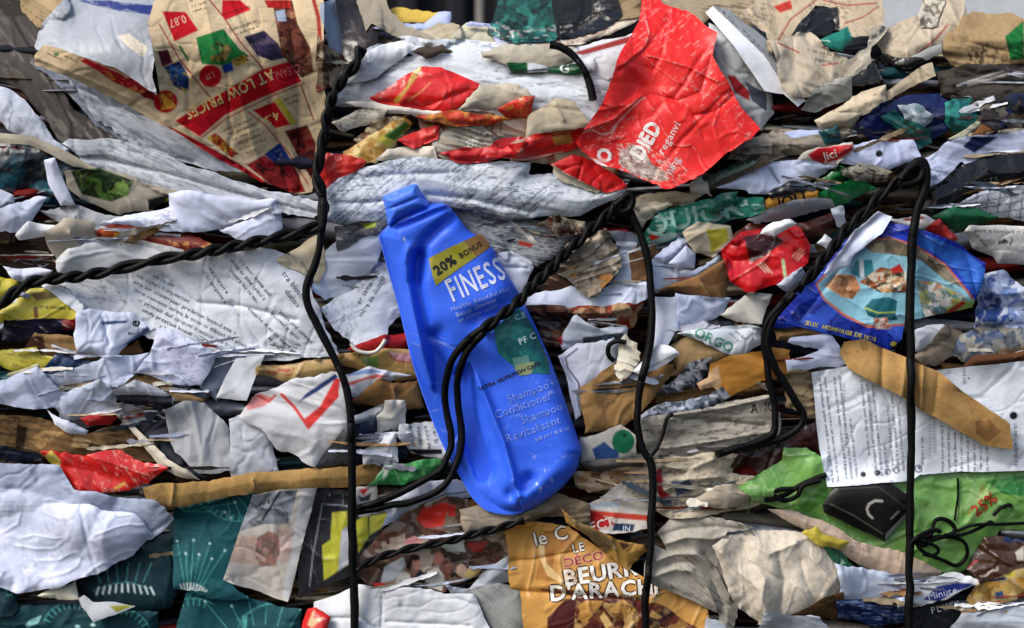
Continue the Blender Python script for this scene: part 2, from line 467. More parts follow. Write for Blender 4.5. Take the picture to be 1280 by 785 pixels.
    if mat in ('foil', 'gloss', 'card') and not conform and kind != 'x':      # ink worn off the raised folds
        cv = Z - boxblur(Z, 2); cv = np.where(d > 5, cv, 0)
        th = np.percentile(cv[ins], 93); wr_ = np.clip((cv - th) / (abs(th) * .9 + .15), 0, 1) * np.clip(.55 + .9 * vnoise(X, Y, 17, rng), 0, 1) * np.clip(.6 + .8 * vnoise(X, Y, 3.5, rng), 0, 1)
        C = blend(C, wr_ * wear, lin('#d9cfc6') if mat != 'card' else lin('#cdb48c'))
    if ter is not None:
        C = C * ter[0][..., None] * np.stack([1 + ter[1], np.ones_like(X), 1 - ter[1]], -1)
    # mesh
    used = np.zeros(X.shape, bool)
    used[:-1, :-1] |= quad; used[1:, :-1] |= quad; used[:-1, 1:] |= quad; used[1:, 1:] |= quad
    idx = -np.ones(X.shape, int); idx[used] = np.arange(used.sum())
    q = np.stack([idx[:-1, :-1], idx[1:, :-1], idx[1:, 1:], idx[:-1, 1:]], -1)[quad]
    V = world(X[used], Y[used], Z[used]); CC = C[used]
    n = len(V)
    ed = np.concatenate([q[:, [0, 1]], q[:, [1, 2]], q[:, [2, 3]], q[:, [3, 0]]])
    key = ed[:, 0] * n + ed[:, 1]; rev = ed[:, 1] * n + ed[:, 0]
    be = ed[~np.isin(key, rev)]
    bv = np.unique(be); mp = -np.ones(n, int); mp[bv] = np.arange(len(bv))
    fx, fy, fz = X[used][bv], Y[used][bv], Z[used][bv]
    rc = (CC[bv] * .9 if rim is None else np.broadcast_to(lin(rim), (len(bv), 3)))
    faces = [q]; parts = [V]; cols = [CC]
    parts += [world(fx, fy, fz), world(fx, fy, fz - t)]; cols += [rc, rc]
    A_ = n + mp[be[:, 0]]; B_ = n + mp[be[:, 1]]
    faces.append(np.stack([B_, A_, A_ + len(bv), B_ + len(bv)], 1))
    tot = n + 2 * len(bv)
    # letters lie on the sheet
    lv = {}
    for (gv, gt, gc, off) in txt:
        m = inside(gv[:, 0], gv[:, 1], poly)
        keep = m[gt].all(1)
        if not keep.any(): continue
        gz = samp(Z, gv[:, 0], gv[:, 1], x0, y0, step) + .38 + off
        W = world(gv[:, 0], gv[:, 1], gz)
        tw_ = np.clip(vnoise(gv[:, 0], gv[:, 1], 11, rng) * 1.3 + .6 * vnoise(gv[:, 0], gv[:, 1], 4, rng) - .45, 0, .55)[:, None] if len(gv) > 1 else 0
        parts.append(W); cols.append(gc * (1 - tw_) + lin(col) * tw_)
        f = gt[keep]; a3 = W[f[0]]
        nn = np.cross(a3[1] - a3[0], a3[2] - a3[0])
        if nn[1] > 0: f = f[:, ::-1]
        faces.append(f + tot); tot += len(W)
    o = mesh_obj(name, np.concatenate(parts), faces, np.concatenate(cols), MAT[mat], parent)
    if parent is None: tag(o, label, cat, group or GROUPS.get(name))
    elif label: o['label'] = label
    # update relief
    if not conform:
        px, py, pz = X[used], Y[used], Z[used]
        hi = np.clip(np.round((px - HX0) / HS).astype(int), 0, HW - 1); hj = np.clip(np.round((py - HY0) / HS).astype(int), 0, HH - 1)
        np.maximum.at(H, (hj, hi), pz); COV[hj, hi] = True
    o_ = o; ALL.append(o)
    return o_
# ================================================================== the waste, roughly back to front
# palette
WH='#e3e7ef'; LV='#d3d9ee'; GW='#cfd2d6'; CR='#ddd2be'; BE='#b9aa92'; TA='#a08a6c'; KR='#a98457'; KD='#7a5a3a'; GR='#8f9197'; DG='#3c3c40'
NV='#16234f'; BK='#141418'; RD='#d9201f'; RB='#ee2a2a'; TE='#0f5f66'; GN='#1e7a45'; YE='#c9bd3c'; MA='#4a1716'; BR='#4b3322'
INK='#23252c'
# ---- top left
sheet('plastic_film', 'dark grey-brown plastic film hanging down the far left edge', 'film', 's', '#352f2b', '00:0,0 100,0 135,60 165,120 195,200 170,260 240,350 340,500 430,560 590,650 640,700 300,700 230,560 120,430 40,380 0,360', mat='cloth', l=-8, a=.9, st=3, t=2, pr=[('S','#8b857d',55,2,.8,.2,.5)])
sheet('paper_sheet', 'crumpled tan paper lump at the very top left', 'paper', 'w', '#a38d6a', '00:95,0 320,0 300,30 240,80 190,115 150,100 120,50', mat='dirty', l=8)
sheet('printed_sheet', 'grey-white printed sheet with a navy band behind the supermarket flyer', 'paper', 's', '#9a9fa8', '00:190,215 245,100 330,25 420,0 760,0 760,95 705,240 690,340 720,440 560,360 380,280 200,225', mat='gloss', g=6, pr=[('P','#14286e','00:360,0 430,22 560,52 750,75 750,28 600,15 500,0'),('S','#9aa0a8',20,1.5,.5,.15,.5),('P',CR,'00:550,170 600,155 690,220 670,270 600,220'),('S','#6c6658',35,.3,.2,.1,.8,'00:550,170 600,155 690,220 670,270 600,220')])  # base grey lowered to show this whitish sheet in shade
sheet('paper_scrap', 'small white scrap at the left corner of the flyer beside a navy band', 'paper', 'c', WH, '00:750,0 812,0 800,42 750,90', l=6)
sheet('newspaper_sheet', 'pale bluish sheet folded over at the left edge under brown film', 'newspaper', 's', '#c3c9d6', '00:0,370 60,430 130,500 240,640 310,690 300,715 180,665 60,600 20,560 0,545', mat='news', l=2, amp=.8, pr=[('S','#7b8190',55,.8,.4,.15,.5)])
sheet('plastic_sheet', 'dark bottle-green and navy plastic in the recess at the left edge', 'plastic', 'm', '#12242c', '00:0,640 150,680 330,760 440,790 01:440,20 330,70 350,200 200,190 160,110 0,140', mat='foil', l=-18, pr=[('N',['#0c1418','#10303c','#1c5566','#0c1418'],20)])
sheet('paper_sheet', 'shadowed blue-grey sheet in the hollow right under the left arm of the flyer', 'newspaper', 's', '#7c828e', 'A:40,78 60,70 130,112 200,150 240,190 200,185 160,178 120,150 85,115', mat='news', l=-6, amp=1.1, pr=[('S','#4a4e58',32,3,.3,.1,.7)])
sheet('newspaper_sheet', 'grey newspaper sheet with long dark folds sloping under the flyer', 'newspaper', 'l', '#a9aeb8', '00:300,330 340,400 400,430 520,500 700,560 830,590 960,680 1040,740 1120,800 1000,800 900,760 760,730 640,670 540,600 470,560 410,480', mat='news', l=3, a=.5, st=4, amp=1.2, pr=[('S','#6d727c',25,1.6,.35,.05,.6)], creases=[('00:420,470 560,590 700,690 900,760',-7,5)])
sheet('newspaper_sheet', 'light grey folded newspaper strip below the sloping grey sheet', 'newspaper', 'l', '#c4c8d0', 'A:80,181 90,175 150,176 190,186 215,200 300,228 345,240 400,252 405,275 345,262 300,249 230,243 150,218 118,208', mat='news', l=3, a=.35, st=4, pr=[('S','#777c88',22,1.2,.3,.05,.55)], creases=[('A:110,195 200,215 300,243 400,268',-6,4)])
sheet('paper_strip', 'beige paper edge running down across the left edge under the brown film', 'paper', 'p' if 0 else 'f', '#9d9484', '00:0,610 150,650 320,720 440,787 330,772 150,692 0,652', l=6, e=.5)
sheet('printed_page', 'printed page with a photo of green bushes in the left recess', 'page', 's', '#b3aa9a', '01:330,60 450,35 620,85 640,110 815,148 800,165 700,230 560,235 400,180 340,130', l=-6, amp=.6, mat='gloss', pr=[('N',['#101a0c','#1f3a12','#4c7a2a','#7da04a','#20300f'],14,'01:330,50 450,35 625,95 600,165 520,195 380,160'),('P',BK,'01:690,185 800,158 805,215 695,235'),('C','#8a8a20',210,251,3,4)])
sheet('paper_strip', 'narrow upright lavender strip of paper at the left in front of dark plastic', 'paper', 'f', LV, '01:205,0 258,-10 290,70 355,212 285,215 222,110', l=14, g=0, e=.5)
sheet('paper_sheet', 'grey-lavender corner of paper at the left edge beside the upright strip', 'paper', 's', '#a6acbd', '01:0,105 45,165 48,240 0,265', l=2)
sheet('paper_sheet', 'folded lavender sheet poking out at the left edge above a bright white tip', 'paper', 's', LV, '01:0,270 170,178 205,185 125,290 45,362 0,352', l=9)
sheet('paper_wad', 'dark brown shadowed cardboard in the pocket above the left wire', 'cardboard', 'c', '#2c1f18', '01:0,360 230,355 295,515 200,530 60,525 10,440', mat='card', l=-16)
sheet('paper_sheet', 'grey creased papers stacked above the orange print strip', 'paper', 's', '#a4a6aa', '01:180,235 360,225 480,260 590,280 490,335 400,305 250,275', l=0)
sheet('paper_strip', 'bright white pointed paper tip at the left, curling outward', 'paper', 'f', '#f2f3f5', '01:72,352 130,288 335,312 342,334 230,352 92,376', l=13, g=0, e=.4)
sheet('cardboard_piece', 'beige folded card corner beside the orange print strip', 'cardboard', 'f', '#b7ad9c', '01:230,350 320,288 430,300 495,400 380,425 290,485 245,410', l=4, creases=[('01:325,340 385,420',5,3)])
sheet('packet_strip', 'red-brown glossy packet strip with orange letters under a lavender sheet', 'packet', 'f', '#6d1f16', '01:455,330 560,305 700,335 900,355 1060,412 980,440 800,425 600,375 490,392', mat='gloss', l=4, pr=[('P','#c05018','01:465,325 560,315 690,345 640,365 490,385'),('T','RE','01:570,348',17,4,'#e0a030',{'b':.02}),('N',['#6d1f16','#8a2a18','#c98a4a','#5c1612'],8,'01:780,375 1000,390 1040,420 820,420')])
sheet('paper_sheet', 'pale grey lens-shaped sheet above the twisted left wire', 'paper', 's', '#c9cccf', '01:280,470 340,420 590,368 780,408 850,432 700,485 450,525 290,520', l=5, g=4, amp=.7)
sheet('paper_sheet', 'wide lavender sheet lying under the newspaper strips at the left', 'paper', 's', LV, '01:480,290 600,258 800,222 800,165 860,158 1275,188 1275,245 1040,312 860,325 700,305', l=7, a=.1, st=2.5, pr=[('S','#5a6788',5,.5,.3,.25,.55,'01:600,260 800,225 850,320 700,310')])
sheet('paper_sheet', 'lavender folded sheet touching the knot of the left wires', 'paper', 's', LV, '01:1035,322 1271,243 1300,250 1300,372 1200,382 1155,392', l=9, amp=.8)
# ---- flyer
sheet('supermarket_flyer', 'supermarket price flyer with red bands curling out at the top left', 'flyer', 's', '#cab491', 'A:40,81 43,68 55,56 72,59 100,70 145,85 185,112 200,118 197,92 190,60 185,28 205,0 403,0 405,45 404,100 411,130 397,180 389,240 370,242 330,229 270,196 200,154 130,116 80,93', mat='news', l=34, g=0, e=.5, amp=.75, step=1.2, t=1.2, tuck=-3, tilt=(-.10,-.34),
 creases=[('A:255,0 268,60 300,120 330,228',6,14),('A:185,113 205,130 240,165 330,228',9,9),('A:40,70 100,95 160,122 205,150',6,10),('A:300,0 330,90 360,238',-6,10),('A:360,0 372,120 375,240',-8,10)],
 pr=[('P','#b2142a','A:100,76 106,73 150,92 190,117 205,128 185,122 160,110'),('P','#7c1a22','A:155,98 172,96 190,112 200,128 180,122'),('N',['#b2142a','#c87a3c','#8c1420','#b2142a'],6,'A:112,80 150,96 182,114 176,118 140,102'),('B',4.5,25,'#5a3c34','A:60,64 98,74 98,80 58,70'),('P','#3f6a3a','A:68,66 74,66 73,70 68,70'),('L','#b2142a',1.2,'A:97,74 103,71 150,89 190,115'),('C','#b0161c',207,127,15,14),('N',['#d8a030','#b0161c','#e0c050'],6,'A:198,118 214,116 220,134 202,138',.8),
 ('P','#9c1620','A:200,152 240,172 300,205 345,236 338,238 270,198'),
 ('P','#b5121f','A:219,151 250,132 327,87 363,76 377,102 325,123 281,144 250,171'),
 ('L','#8f1220',1.6,'A:252,172 283,148 340,120 380,104'),
 ('T','AT LOW PRICES','A:287,118',19,154.5,'#dcb878',{'b':.03,'sq':.82}),('T','CLEANUP','A:355,91',15,162,'#cc6a6c',{'sq':.62}),
 ('L','#8f1220',1.6,'A:199,30 225,75 262,121'),('L','#8f1220',1.6,'A:262,0 280,22 300,52 328,85'),
 ('P','#b5121f','A:203,14 232,15 248,38 218,52'),('T','0.87','A:222,27',15,160,'#d88a7a',{'sq':.8,'b':.02}),
 ('P','#1c6b34','A:245,47 279,36 300,62 312,70 285,82 252,80'),('N',['#1c6b34','#5c4a1c','#a58a50','#2a1d14','#1c6b34'],9,'A:262,60 280,46 290,62 280,78 264,78'),('P','#1e3c8c','A:277,82 290,78 292,88 280,92'),('N',['#a88a3a','#7a5a28'],5,'A:288,76 305,68 312,76 296,84'),
 ('C','#b5121f',263,95,14,14),('T','1.19','A:263,95',11,155,'#d89080',{'sq':.8}),('L','#1c6b34',3,'A:225,58 235,75'),
 ('P','#5a1c2c','A:197,64 210,62 216,78 203,84'),('N',['#182c58','#3a5c90','#b8a040','#1a3060','#203a70'],7,'A:205,84 224,75 238,100 232,116 218,108'),('P','#1d3868','A:222,92 236,96 236,112 224,108'),
 ('P','#b5121f','A:278,0 300,0 314,12 282,25 277,18'),('L','#6e1018',1.5,'A:279,18 312,8'),('B',5.5,160,'#3c342c','A:288,30 320,22 326,36 294,46'),('B',5,165,'#3c342c','A:236,0 258,0 256,14 240,16'),
 ('N',['#231f36','#34284c','#58485c','#1c1c34'],8,'A:305,46 330,38 348,55 358,72 340,76 322,70'),
 ('N',['#3a1a16','#6b3a2a','#8a5c44','#4a1f1c'],12,'A:340,0 365,0 372,30 388,60 392,90 378,98 352,68'),('P','#a5201c','A:330,0 362,0 364,10 335,10'),('P','#a9b0c4','A:344,14 356,12 358,26 347,27'),
 ('L','#a03a30',5,'A:392,0 398,22 400,50'),
 ('L','#a5161f',1.5,'A:310,140 330,155 360,190 385,230'),('L','#8f1220',1.6,'A:376,106 392,150'),
 ('P','#b5121f','A:316,138 343,127 363,156 345,160'),('T','4.3','A:340,148',15,150,'#e0bc78',{'b':.03}),
 ('P','#b8a83a','A:343,126 350,122 372,154 364,156'),('B',5,160,'#4a4238','A:352,120 374,112 380,122 360,134'),('B',5.5,158,'#4b463e','A:276,158 316,148 334,178 308,196'),('N',['#b8a83a','#b06a20','#8c2018'],8,'A:258,172 270,166 298,192 290,198'),
 ('P','#1d2f72','A:330,193 350,178 364,200 345,206'),('N',['#1d2f72','#b5c0d4','#1d2f72'],6,'A:340,190 350,186 355,200 346,202'),
 ('N',['#8c141c','#6c1018','#a83030','#3a1418'],14,'A:308,206 330,194 345,205 365,200 382,240 366,242 340,232'),('N',['#4a1014','#6c1418','#3a0c10','#7c3a30'],10,'A:356,164 384,156 395,180 390,225 378,205')])
# ---- top middle
sheet('paper_sheet', 'blue-grey paper standing behind the right edge of the flyer', 'paper', 's', '#8f98a8', '10:305,30 370,15 412,110 420,240 400,290 350,200 318,100', l=-4)
sheet('paper_wad', 'small crumpled tan scraps wedged right of the flyer', 'paper', 'w', '#8d7a62', '10:290,180 330,250 400,260 420,330 360,400 300,420 285,300', terr=False, mat='dirty', l=-8, pr=[('N',['#3a2c22','#8d7a62','#b9aa92','#6b2a20'],9)])
sheet('plastic_bag', 'dark brown crumpled plastic bag mouth at the top left of the white bundle', 'bag', 'c', '#2a221d', '10:370,0 500,0 480,40 560,25 565,180 535,260 440,305 415,250 405,150', mat='foil', l=6, pr=[('S','#6d655c',70,2,1,.2,.5)])
sheet('paper_sheet', 'yellow paper edge lying far back on top of the bale', 'paper', 'f', '#c9a94a', '10:615,62 700,48 835,58 835,80 760,105 650,98', l=-30)
sheet('paper_sheet', 'light blue paper standing behind the shredded heap on top of the bale', 'paper', 's', '#aab4d4', '10:570,130 640,100 760,110 830,68 892,66 892,115 800,140 620,150', l=-22)
sheet('paper_wad', 'heap of shredded cream paper on top of the bale', 'paper', 'w', '#b5aa92', '10:735,135 840,108 920,118 965,182 880,195 790,165', mat='dirty', l=-10, e=2)
sheet('paper_sheet', 'curled greige sheet edge leaning at the top beside dark plastic', 'paper', 's', '#968c7c', '10:490,20 545,0 592,0 622,60 690,115 800,165 882,205 762,202 640,140 560,100 530,140', l=-4)
sheet('paper_sheet', 'folded cream sheet lying on top of the bale under a blue flap', 'paper', 's', '#bdb8a2', '10:925,175 1000,120 1080,125 1150,160 1120,212 960,206', l=-14)
sheet('paper_sheet', 'lavender-blue flap of paper on top of the bale, curled at its end', 'paper', 's', '#aab0d8', '10:985,120 1010,104 1100,112 1200,150 1262,205 1200,212 1120,205 1080,135', l=-6, g=1)
sheet('paper_ledge', 'dark grey flat package top behind the white bundle', 'package', 'f', '#55565a', '20:20,150 350,128 420,110 250,210 60,225', mat='dirty', l=-30)
sheet('paper_bundle', 'thick bundle of white newsprint on the top layer behind the red crisp packet', 'newspaper', 'l', '#d4d9e0', 'A:420,126 432,92 470,60 510,47 545,56 660,57 700,60 790,62 778,100 760,150 745,162 680,158 600,140 430,132', mat='news', l=0, g=6, a=.05, st=3, bulge=9, t=6, pr=[('S','#5f6876',-6,2.4,.16,.32,.7)], creases=[('10:430,385 560,365 640,300',-9,3),('10:690,185 560,260 440,335',-7,4),('20:0,350 120,340 280,290',-7,4)])
sheet('paper_sheet', 'white paper flap folded over the left end of the top newsprint bundle', 'paper', 's', '#dde1e8', '10:428,388 445,335 560,225 690,185 745,212 640,300 565,368', mat='news', l=3, g=0, amp=.7)
sheet('cardboard_piece', 'dark cardboard corner peeping from the fold of the top white bundle', 'cardboard', 'f', '#4a4038', '10:735,250 790,222 860,215 892,248 800,258', mat='card', l=2)
sheet('paper_wad', 'beige crumpled strip on the top bundle beside the thin upright wire', 'paper', 'c', '#b3ab9a', '10:1075,245 1190,212 1271,212 20:90,225 190,203 275,240 282,270 200,295 90,322 0,300 10:1180,295 1090,275', mat='dirty', l=3, amp=.8)
sheet('label_strip', 'dark green label strip with a white letter on the top newsprint bundle', 'label', 'f', '#155a34', '10:1175,300 1271,292 20:165,308 380,293 388,320 300,345 170,340 60,335 0,342 10:1200,345', l=0, g=0, amp=.5, mat='gloss', pr=[('P','#d4d9e0','20:70,290 165,290 165,345 75,345'),('T','G','20:245,318',17,-4,'#cfd8d0',{'b':.03}),('P','#20242a','20:0,335 160,318 380,290 388,296 165,326 0,345')])
sheet('paper_strip', 'cream and red paper strips bunched left of the red crisp packet', 'paper', 'c', '#c9bfae', '20:225,195 400,110 570,55 590,80 525,130 330,205 260,222', mat='dirty', l=-4, a=-.45, st=4, pr=[('S','#7a2a22',-25,2,.4,.35,.7),('S','#4a3a30',-25,2,.3,.2,.6)])
sheet('paper_strip', 'red-edged white strip tucked behind the left edge of the red crisp packet', 'paper', 's', '#cfcfd2', '20:290,240 560,165 540,230 480,330 440,360 330,300', l=0, pr=[('P','#8c2a28','20:290,245 560,165 545,200 330,258')])
sheet('snack_packet', 'flattened red packet with slanted gold lettering lying on white newsprint', 'packet', 's', '#d8211f', '10:540,460 640,400 770,313 870,318 960,358 1065,402 1012,452 905,525 700,505 560,480', mat='foil', l=5, g=1, amp=.7, creases=[('10:560,470 780,500 1000,420',-4,6)], pr=[('P','#c79a3c','10:640,475 690,420 745,310 775,312 765,345 660,485'),('S','#7a3a14',-52,.4,.25,.0,.9,'10:640,475 690,420 745,310 775,312 765,345 660,485'),('L','#e8b070',1,'10:710,470 770,430 815,385')])
sheet('paper_strip', 'white torn rim of paper under the gold-lettered red packet', 'paper', 's', '#dcd6cc', '10:435,488 560,468 700,498 905,522 1015,455 1005,492 850,535 600,525', l=4, g=2, amp=.6)
sheet('paper_wad', 'cream crumpled paper right of the gold-lettered red packet', 'paper', 'c', '#c3b9a6', '10:1010,465 1060,402 1150,403 1275,425 1275,475 1100,495 1000,505', mat='dirty', l=4)
sheet('packet_piece', 'small red triangle of packet with gold print between cream papers', 'packet', 'f', '#d63026', 'A:622,137 655,121 669,120 662,154 640,149', mat='foil', l=5, g=1, pr=[('S','#c79a3c',-50,.4,.25,.2,.9)])
sheet('newspaper_sheet', 'cream newsprint strip with black headline left under the red packet', 'newspaper', 's', '#bdb5a6', '10:370,570 430,548 500,518 600,512 565,565 420,610', mat='news', l=2, pr=[('S','#2c2a28',-12,.35,.35,.05,.8)])
sheet('packet_piece', 'crushed cream and red printed packet in the layer below the white bundle', 'packet', 'w', '#bfae96', '10:690,520 760,528 830,556 930,525 1010,536 1120,548 1271,556 1271,645 1110,665 1090,725 850,725 825,650 780,565', mat='dirty', l=2, amp=.8, pr=[('N',['#bfae96','#8c2420','#cdbfae','#5a2018','#b89a5a','#c8bca8'],17),('P',CR,'10:1000,560 1271,560 1271,640 1110,660'),('L','#a02c2c',1.6,'10:1115,555 1100,610 1130,640'),('B',6,-85,'#4a443c','10:1130,560 1180,560 1170,620 1130,620')])
sheet('snack_packet', 'cream and gold snack packet corner above the popcorn packet', 'packet', 'c', '#b89c6c', '10:470,650 560,570 690,545 650,600 520,665', l=2, mat='gloss', pr=[('N',['#c9b995','#a8742c','#d8c8a0','#6a3a1c'],9)])
sheet('snack_packet', 'golden popcorn packet with a green band near the left vertical wire', 'packet', 'c', '#c69a45', '10:415,705 450,685 560,640 690,568 718,592 640,685 560,745 435,758', l=4, amp=.8, mat='gloss', pr=[('N',['#b9822f','#d9b565','#c69a45','#e4cc8c'],8),('P','#3d7a2a','10:590,640 700,566 722,592 650,655'),('P','#c8c04a','10:560,650 590,635 650,655 620,690')])
sheet('paper_wad', 'grey-beige crumpled ball of paper in the middle of the red layer', 'paper', 'w', '#a59d90', '10:835,645 920,598 1010,568 1085,620 1105,685 1060,715 900,725 840,695', mat='dirty', l=6, amp=.9, pr=[('S','#4a4038',20,.5,.3,.2,.6),('P','#d8d4cc','10:980,660 1040,640 1030,690 990,700')])
sheet('packet_strip', 'long red packet strip with a gold disc reaching toward the crisp packet', 'packet', 's', '#c81c1e', '10:1085,705 1140,655 1275,640 20:120,608 280,585 335,598 335,645 220,690 0,725 10:1120,738', mat='foil', l=4, pr=[('P','#bf8a34','20:190,625 250,605 300,620 280,660 215,665'),('S','#7c1014',-5,2,.5,.3,.6)])
sheet('paper_strip', 'beige folded paper strip above the red strip with a gold disc', 'paper', 's', '#b5a992', '10:1240,690 1271,640 20:90,545 200,480 290,490 330,555 370,570 280,600 120,612 0,660', mat='dirty', l=3, a=-.2, st=3, creases=[('20:200,490 240,560',6,4)])
sheet('paper_strip', 'cream strip under the popcorn packet', 'paper', 'f', '#d5cabb', '10:575,745 640,698 820,692 838,742 700,756', l=3)
sheet('packet_piece', 'red and cream packet edges bunched beside the knot under the crisp packet', 'packet', 'c', '#b8251f', '20:0,735 200,690 330,645 420,705 480,790 21:470,110 380,130 240,90 200,20 90,0 20:0,780', mat='foil', l=2, a=.4, st=2.5, amp=.8, pr=[('N',['#b8251f','#c4b49c','#a81a1a','#c9a050','#c4b49c','#7c1818'],15)])
sheet('packet_piece', 'red rounded packet end at the left wire above the striped white bundle', 'packet', 's', '#d3302a', '10:305,790 340,725 500,755 11:500,20 400,85 330,140 295,75', mat='foil', l=3, rim='#e8ddd0')
sheet('paper_bundle', 'thick white newsprint bundle striped with diagonal print behind the bottle cap', 'newspaper', 'l', '#ced5de', '11:335,155 400,90 520,30 700,0 850,0 1000,28 1200,18 1271,22 21:60,80 200,62 250,112 370,150 520,112 505,175 440,195 300,252 0,268 11:1200,262 980,215 800,195 780,260 590,300 420,295 345,275', mat='news', l=7, g=3, a=.1, st=3.5, bulge=14, t=8, tilt=(0,0), pr=[('S','#3d4656',-38,2.4,.16,.2,.8),('S','#5a6474',-6,2.6,.18,.25,.7)], creases=[('11:420,100 600,70 900,60',-4,4),('11:360,200 500,200 600,190',-5,3),('11:800,160 1000,180 1271,240',-6,3)])
sheet('paper_strip', 'cream torn paper corner overlapping the striped newsprint bundle right end', 'paper', 'c', '#c4bba8', '21:200,10 300,60 420,130 380,140 240,95 190,50', mat='dirty', l=3, g=1)
sheet('packet_piece', 'bright red folded packet panel beneath the beige strip beside the crisp packet', 'packet', 's', '#cf1d1c', 'A:610,196 640,180 688,170 728,162 738,178 704,190 655,200', mat='gloss', l=5, g=0, pr=[('P','#b98a3a','A:690,170 712,166 716,178 694,182'),('L','#e0c8b8',1.6,'A:612,198 655,200 704,190')])
sheet('packet_piece', 'red torn packet flap curling over the right end of the striped newsprint bundle', 'packet', 's', '#c81a1c', 'A:688,204 716,192 742,200 768,216 784,234 758,240 730,228 706,216', mat='gloss', l=5, g=0, rim='#d8cdbd', pr=[('P','#cbbfa8','A:688,204 706,216 730,228 726,232 700,220')])
sheet('packet_piece', 'crimson packet sliver lying on top of the striped newsprint bundle', 'packet', 's', '#b81c1e', 'A:548,192 585,184 622,186 640,192 610,202 570,203', mat='gloss', l=4, g=0)
sheet('packet_piece', 'small red packet fold between the popcorn packet and the grey paper ball', 'packet', 's', '#c42422', 'A:498,176 530,160 552,156 548,172 520,186', mat='gloss', l=4, g=0)
sheet('packet_piece', 'orange-red printed strip just under the gold-lettered packet', 'packet', 's', '#c8401f', 'A:520,146 560,138 610,142 640,150 610,158 560,160', mat='gloss', l=3, g=0, pr=[('N',['#c8401f','#b01c1c','#c98a3a','#c8401f'],9)])
# ---- top right
sheet('paper_bundle', 'layered beige paper edges behind the top of the red crisp packet', 'paper', 'c', '#a3937a', '20:695,0 960,0 1130,0 1271,0 1271,145 1100,110 1050,90 960,60 900,85 830,62 700,22', mat='dirty', l=-8, a=.2, st=4, pr=[('S','#57483a',12,2,.35,.1,.7),('P','#c8c2b8','20:1130,20 1230,0 1150,70 1060,85')])
sheet('paper_wad', 'tan crumpled paper lump on top of the bale just left of the crisp packet', 'paper', 'w', '#8d7a5e', '20:380,0 610,0 590,65 480,85 410,42', mat='dirty', l=-26)
sheet('paper_sheet', 'grey-white printed sheet with a red oval behind the crisp packet', 'paper', 's', '#bfc1c2', '20:930,120 1000,160 1085,260 1205,440 1210,520 1165,600 1070,505 1010,385 935,262', l=4, pr=[('S','#5a5f66',60,.8,.5,.2,.6),('P','#a8242a','20:1005,350 1040,355 1110,430 1110,472 1040,430'),('P','#454c5c','20:1090,380 1190,440 1190,520 1120,470')])
sheet('plastic_tray', 'long bright white rigid tray edge leaning beside the red crisp packet', 'tray', 'x', '#e9ebee', '20:903,58 938,28 1080,160 1271,345 30:250,470 215,500 150,440 20:1230,435 1180,425 1040,220', mat='gloss', l=16, g=0, e=.2, t=14, tuck=0, bulge=3, rim='#8f9295', pr=[('P','#b7b2a2','20:935,110 1180,425 1240,470 1200,470 920,110')])
sheet('cardboard_piece', 'grey card panel leaning behind the white tray edge', 'cardboard', 'f', '#8d8f92', '20:945,28 1030,58 1210,200 1225,262 1280,350 1271,370 1080,165', l=4, g=1)
sheet('newspaper_wad', 'crumpled beige newspaper arch with thin red lines at the top right', 'newspaper', 'c', '#b5a58c', '30:0,80 60,0 600,0 602,65 540,135 440,155 390,135 375,45 290,42 190,170 150,240 95,220 0,150', terr=False, mat='news', amp=1.35, e=2.2, a=.5, st=1.3, l=-2, pr=[('L','#8f2a26',1.8,'30:330,0 440,25 580,15'),('L','#8f2a26',1.8,'30:300,0 180,90 110,210'),('L','#8f2a26',1.6,'30:430,110 520,80 590,30'),('S','#57483a',30,.5,.3,.15,.6),('P','#a8342c','30:100,30 180,0 190,40 130,60')])
sheet('plastic_scrap', 'dark hollow scrap of black plastic inside the newspaper arch', 'plastic', 'c', '#14110f', '30:185,175 240,110 300,42 385,40 395,130 340,165 260,180', mat='foil', l=-14)
sheet('plastic_scrap', 'teal plastic scrap under the newspaper arch at the top right', 'plastic', 'c', '#16705f', '30:340,190 440,132 475,190 425,220 370,210', mat='foil', l=2)
sheet('newspaper_wad', 'crumpled beige newspaper ball with small print beside the white tray edge', 'newspaper', 'c', '#b9ac98', '30:98,225 290,188 400,245 450,278 485,300 435,372 380,402 260,425 200,395 150,335 108,275', terr=False, mat='news', amp=1.35, e=2.2, a=.5, st=1.3, l=5, pr=[('B',7,12,'#4c463e','30:250,210 400,250 440,290 300,300'),('L','#9a2c28',1.8,'30:120,200 220,245'),('L','#9a2c28',1.8,'30:330,305 400,295')])
sheet('newspaper_sheet', 'beige newspaper fold with a red line standing against the pale panel', 'newspaper', 's', '#b9ab96', '30:585,160 700,112 800,100 860,95 965,0 1005,28 1002,85 905,190 800,245 680,295 620,250', mat='news', amp=1.8, e=2.2, l=-4, pr=[('L','#9a2c28',2,'30:915,115 860,180 770,255'),('S','#6d6250',-40,.5,.3,.2,.5)])
sheet('newspaper_sheet', 'small upright corner of printed newspaper against the pale panel', 'newspaper', 'f', '#bab2a2', '30:785,65 830,0 935,0 865,102 800,112', mat='news', l=-10, pr=[('S','#2e2a28',-35,.4,.5,.05,.9)])
sheet('paper_bag', 'brown paper sack with dark print and a green patch at the top right corner', 'bag', 'c', '#a58b66', '30:890,255 918,160 1010,88 1271,55 1271,300 1000,315 930,290', terr=False, mat='dirty', amp=1.3, e=2, l=2, pr=[('P','#1c6a34','30:1183,170 1271,95 1271,275 1208,282'),('S','#103c1c',60,.6,.5,.1,.7,'30:1183,170 1271,95 1271,275 1208,282'),('S','#2c2018',75,.8,.5,.15,.8,'30:1000,220 1180,180 1200,290 1000,310')])
sheet('paper_strip', 'ragged pale paper tail hanging in the dark gap at the top right', 'paper', 'w', '#a59c8c', '30:440,310 520,235 545,150 590,150 560,260 565,345 480,390', mat='dirty', l=3, e=2)
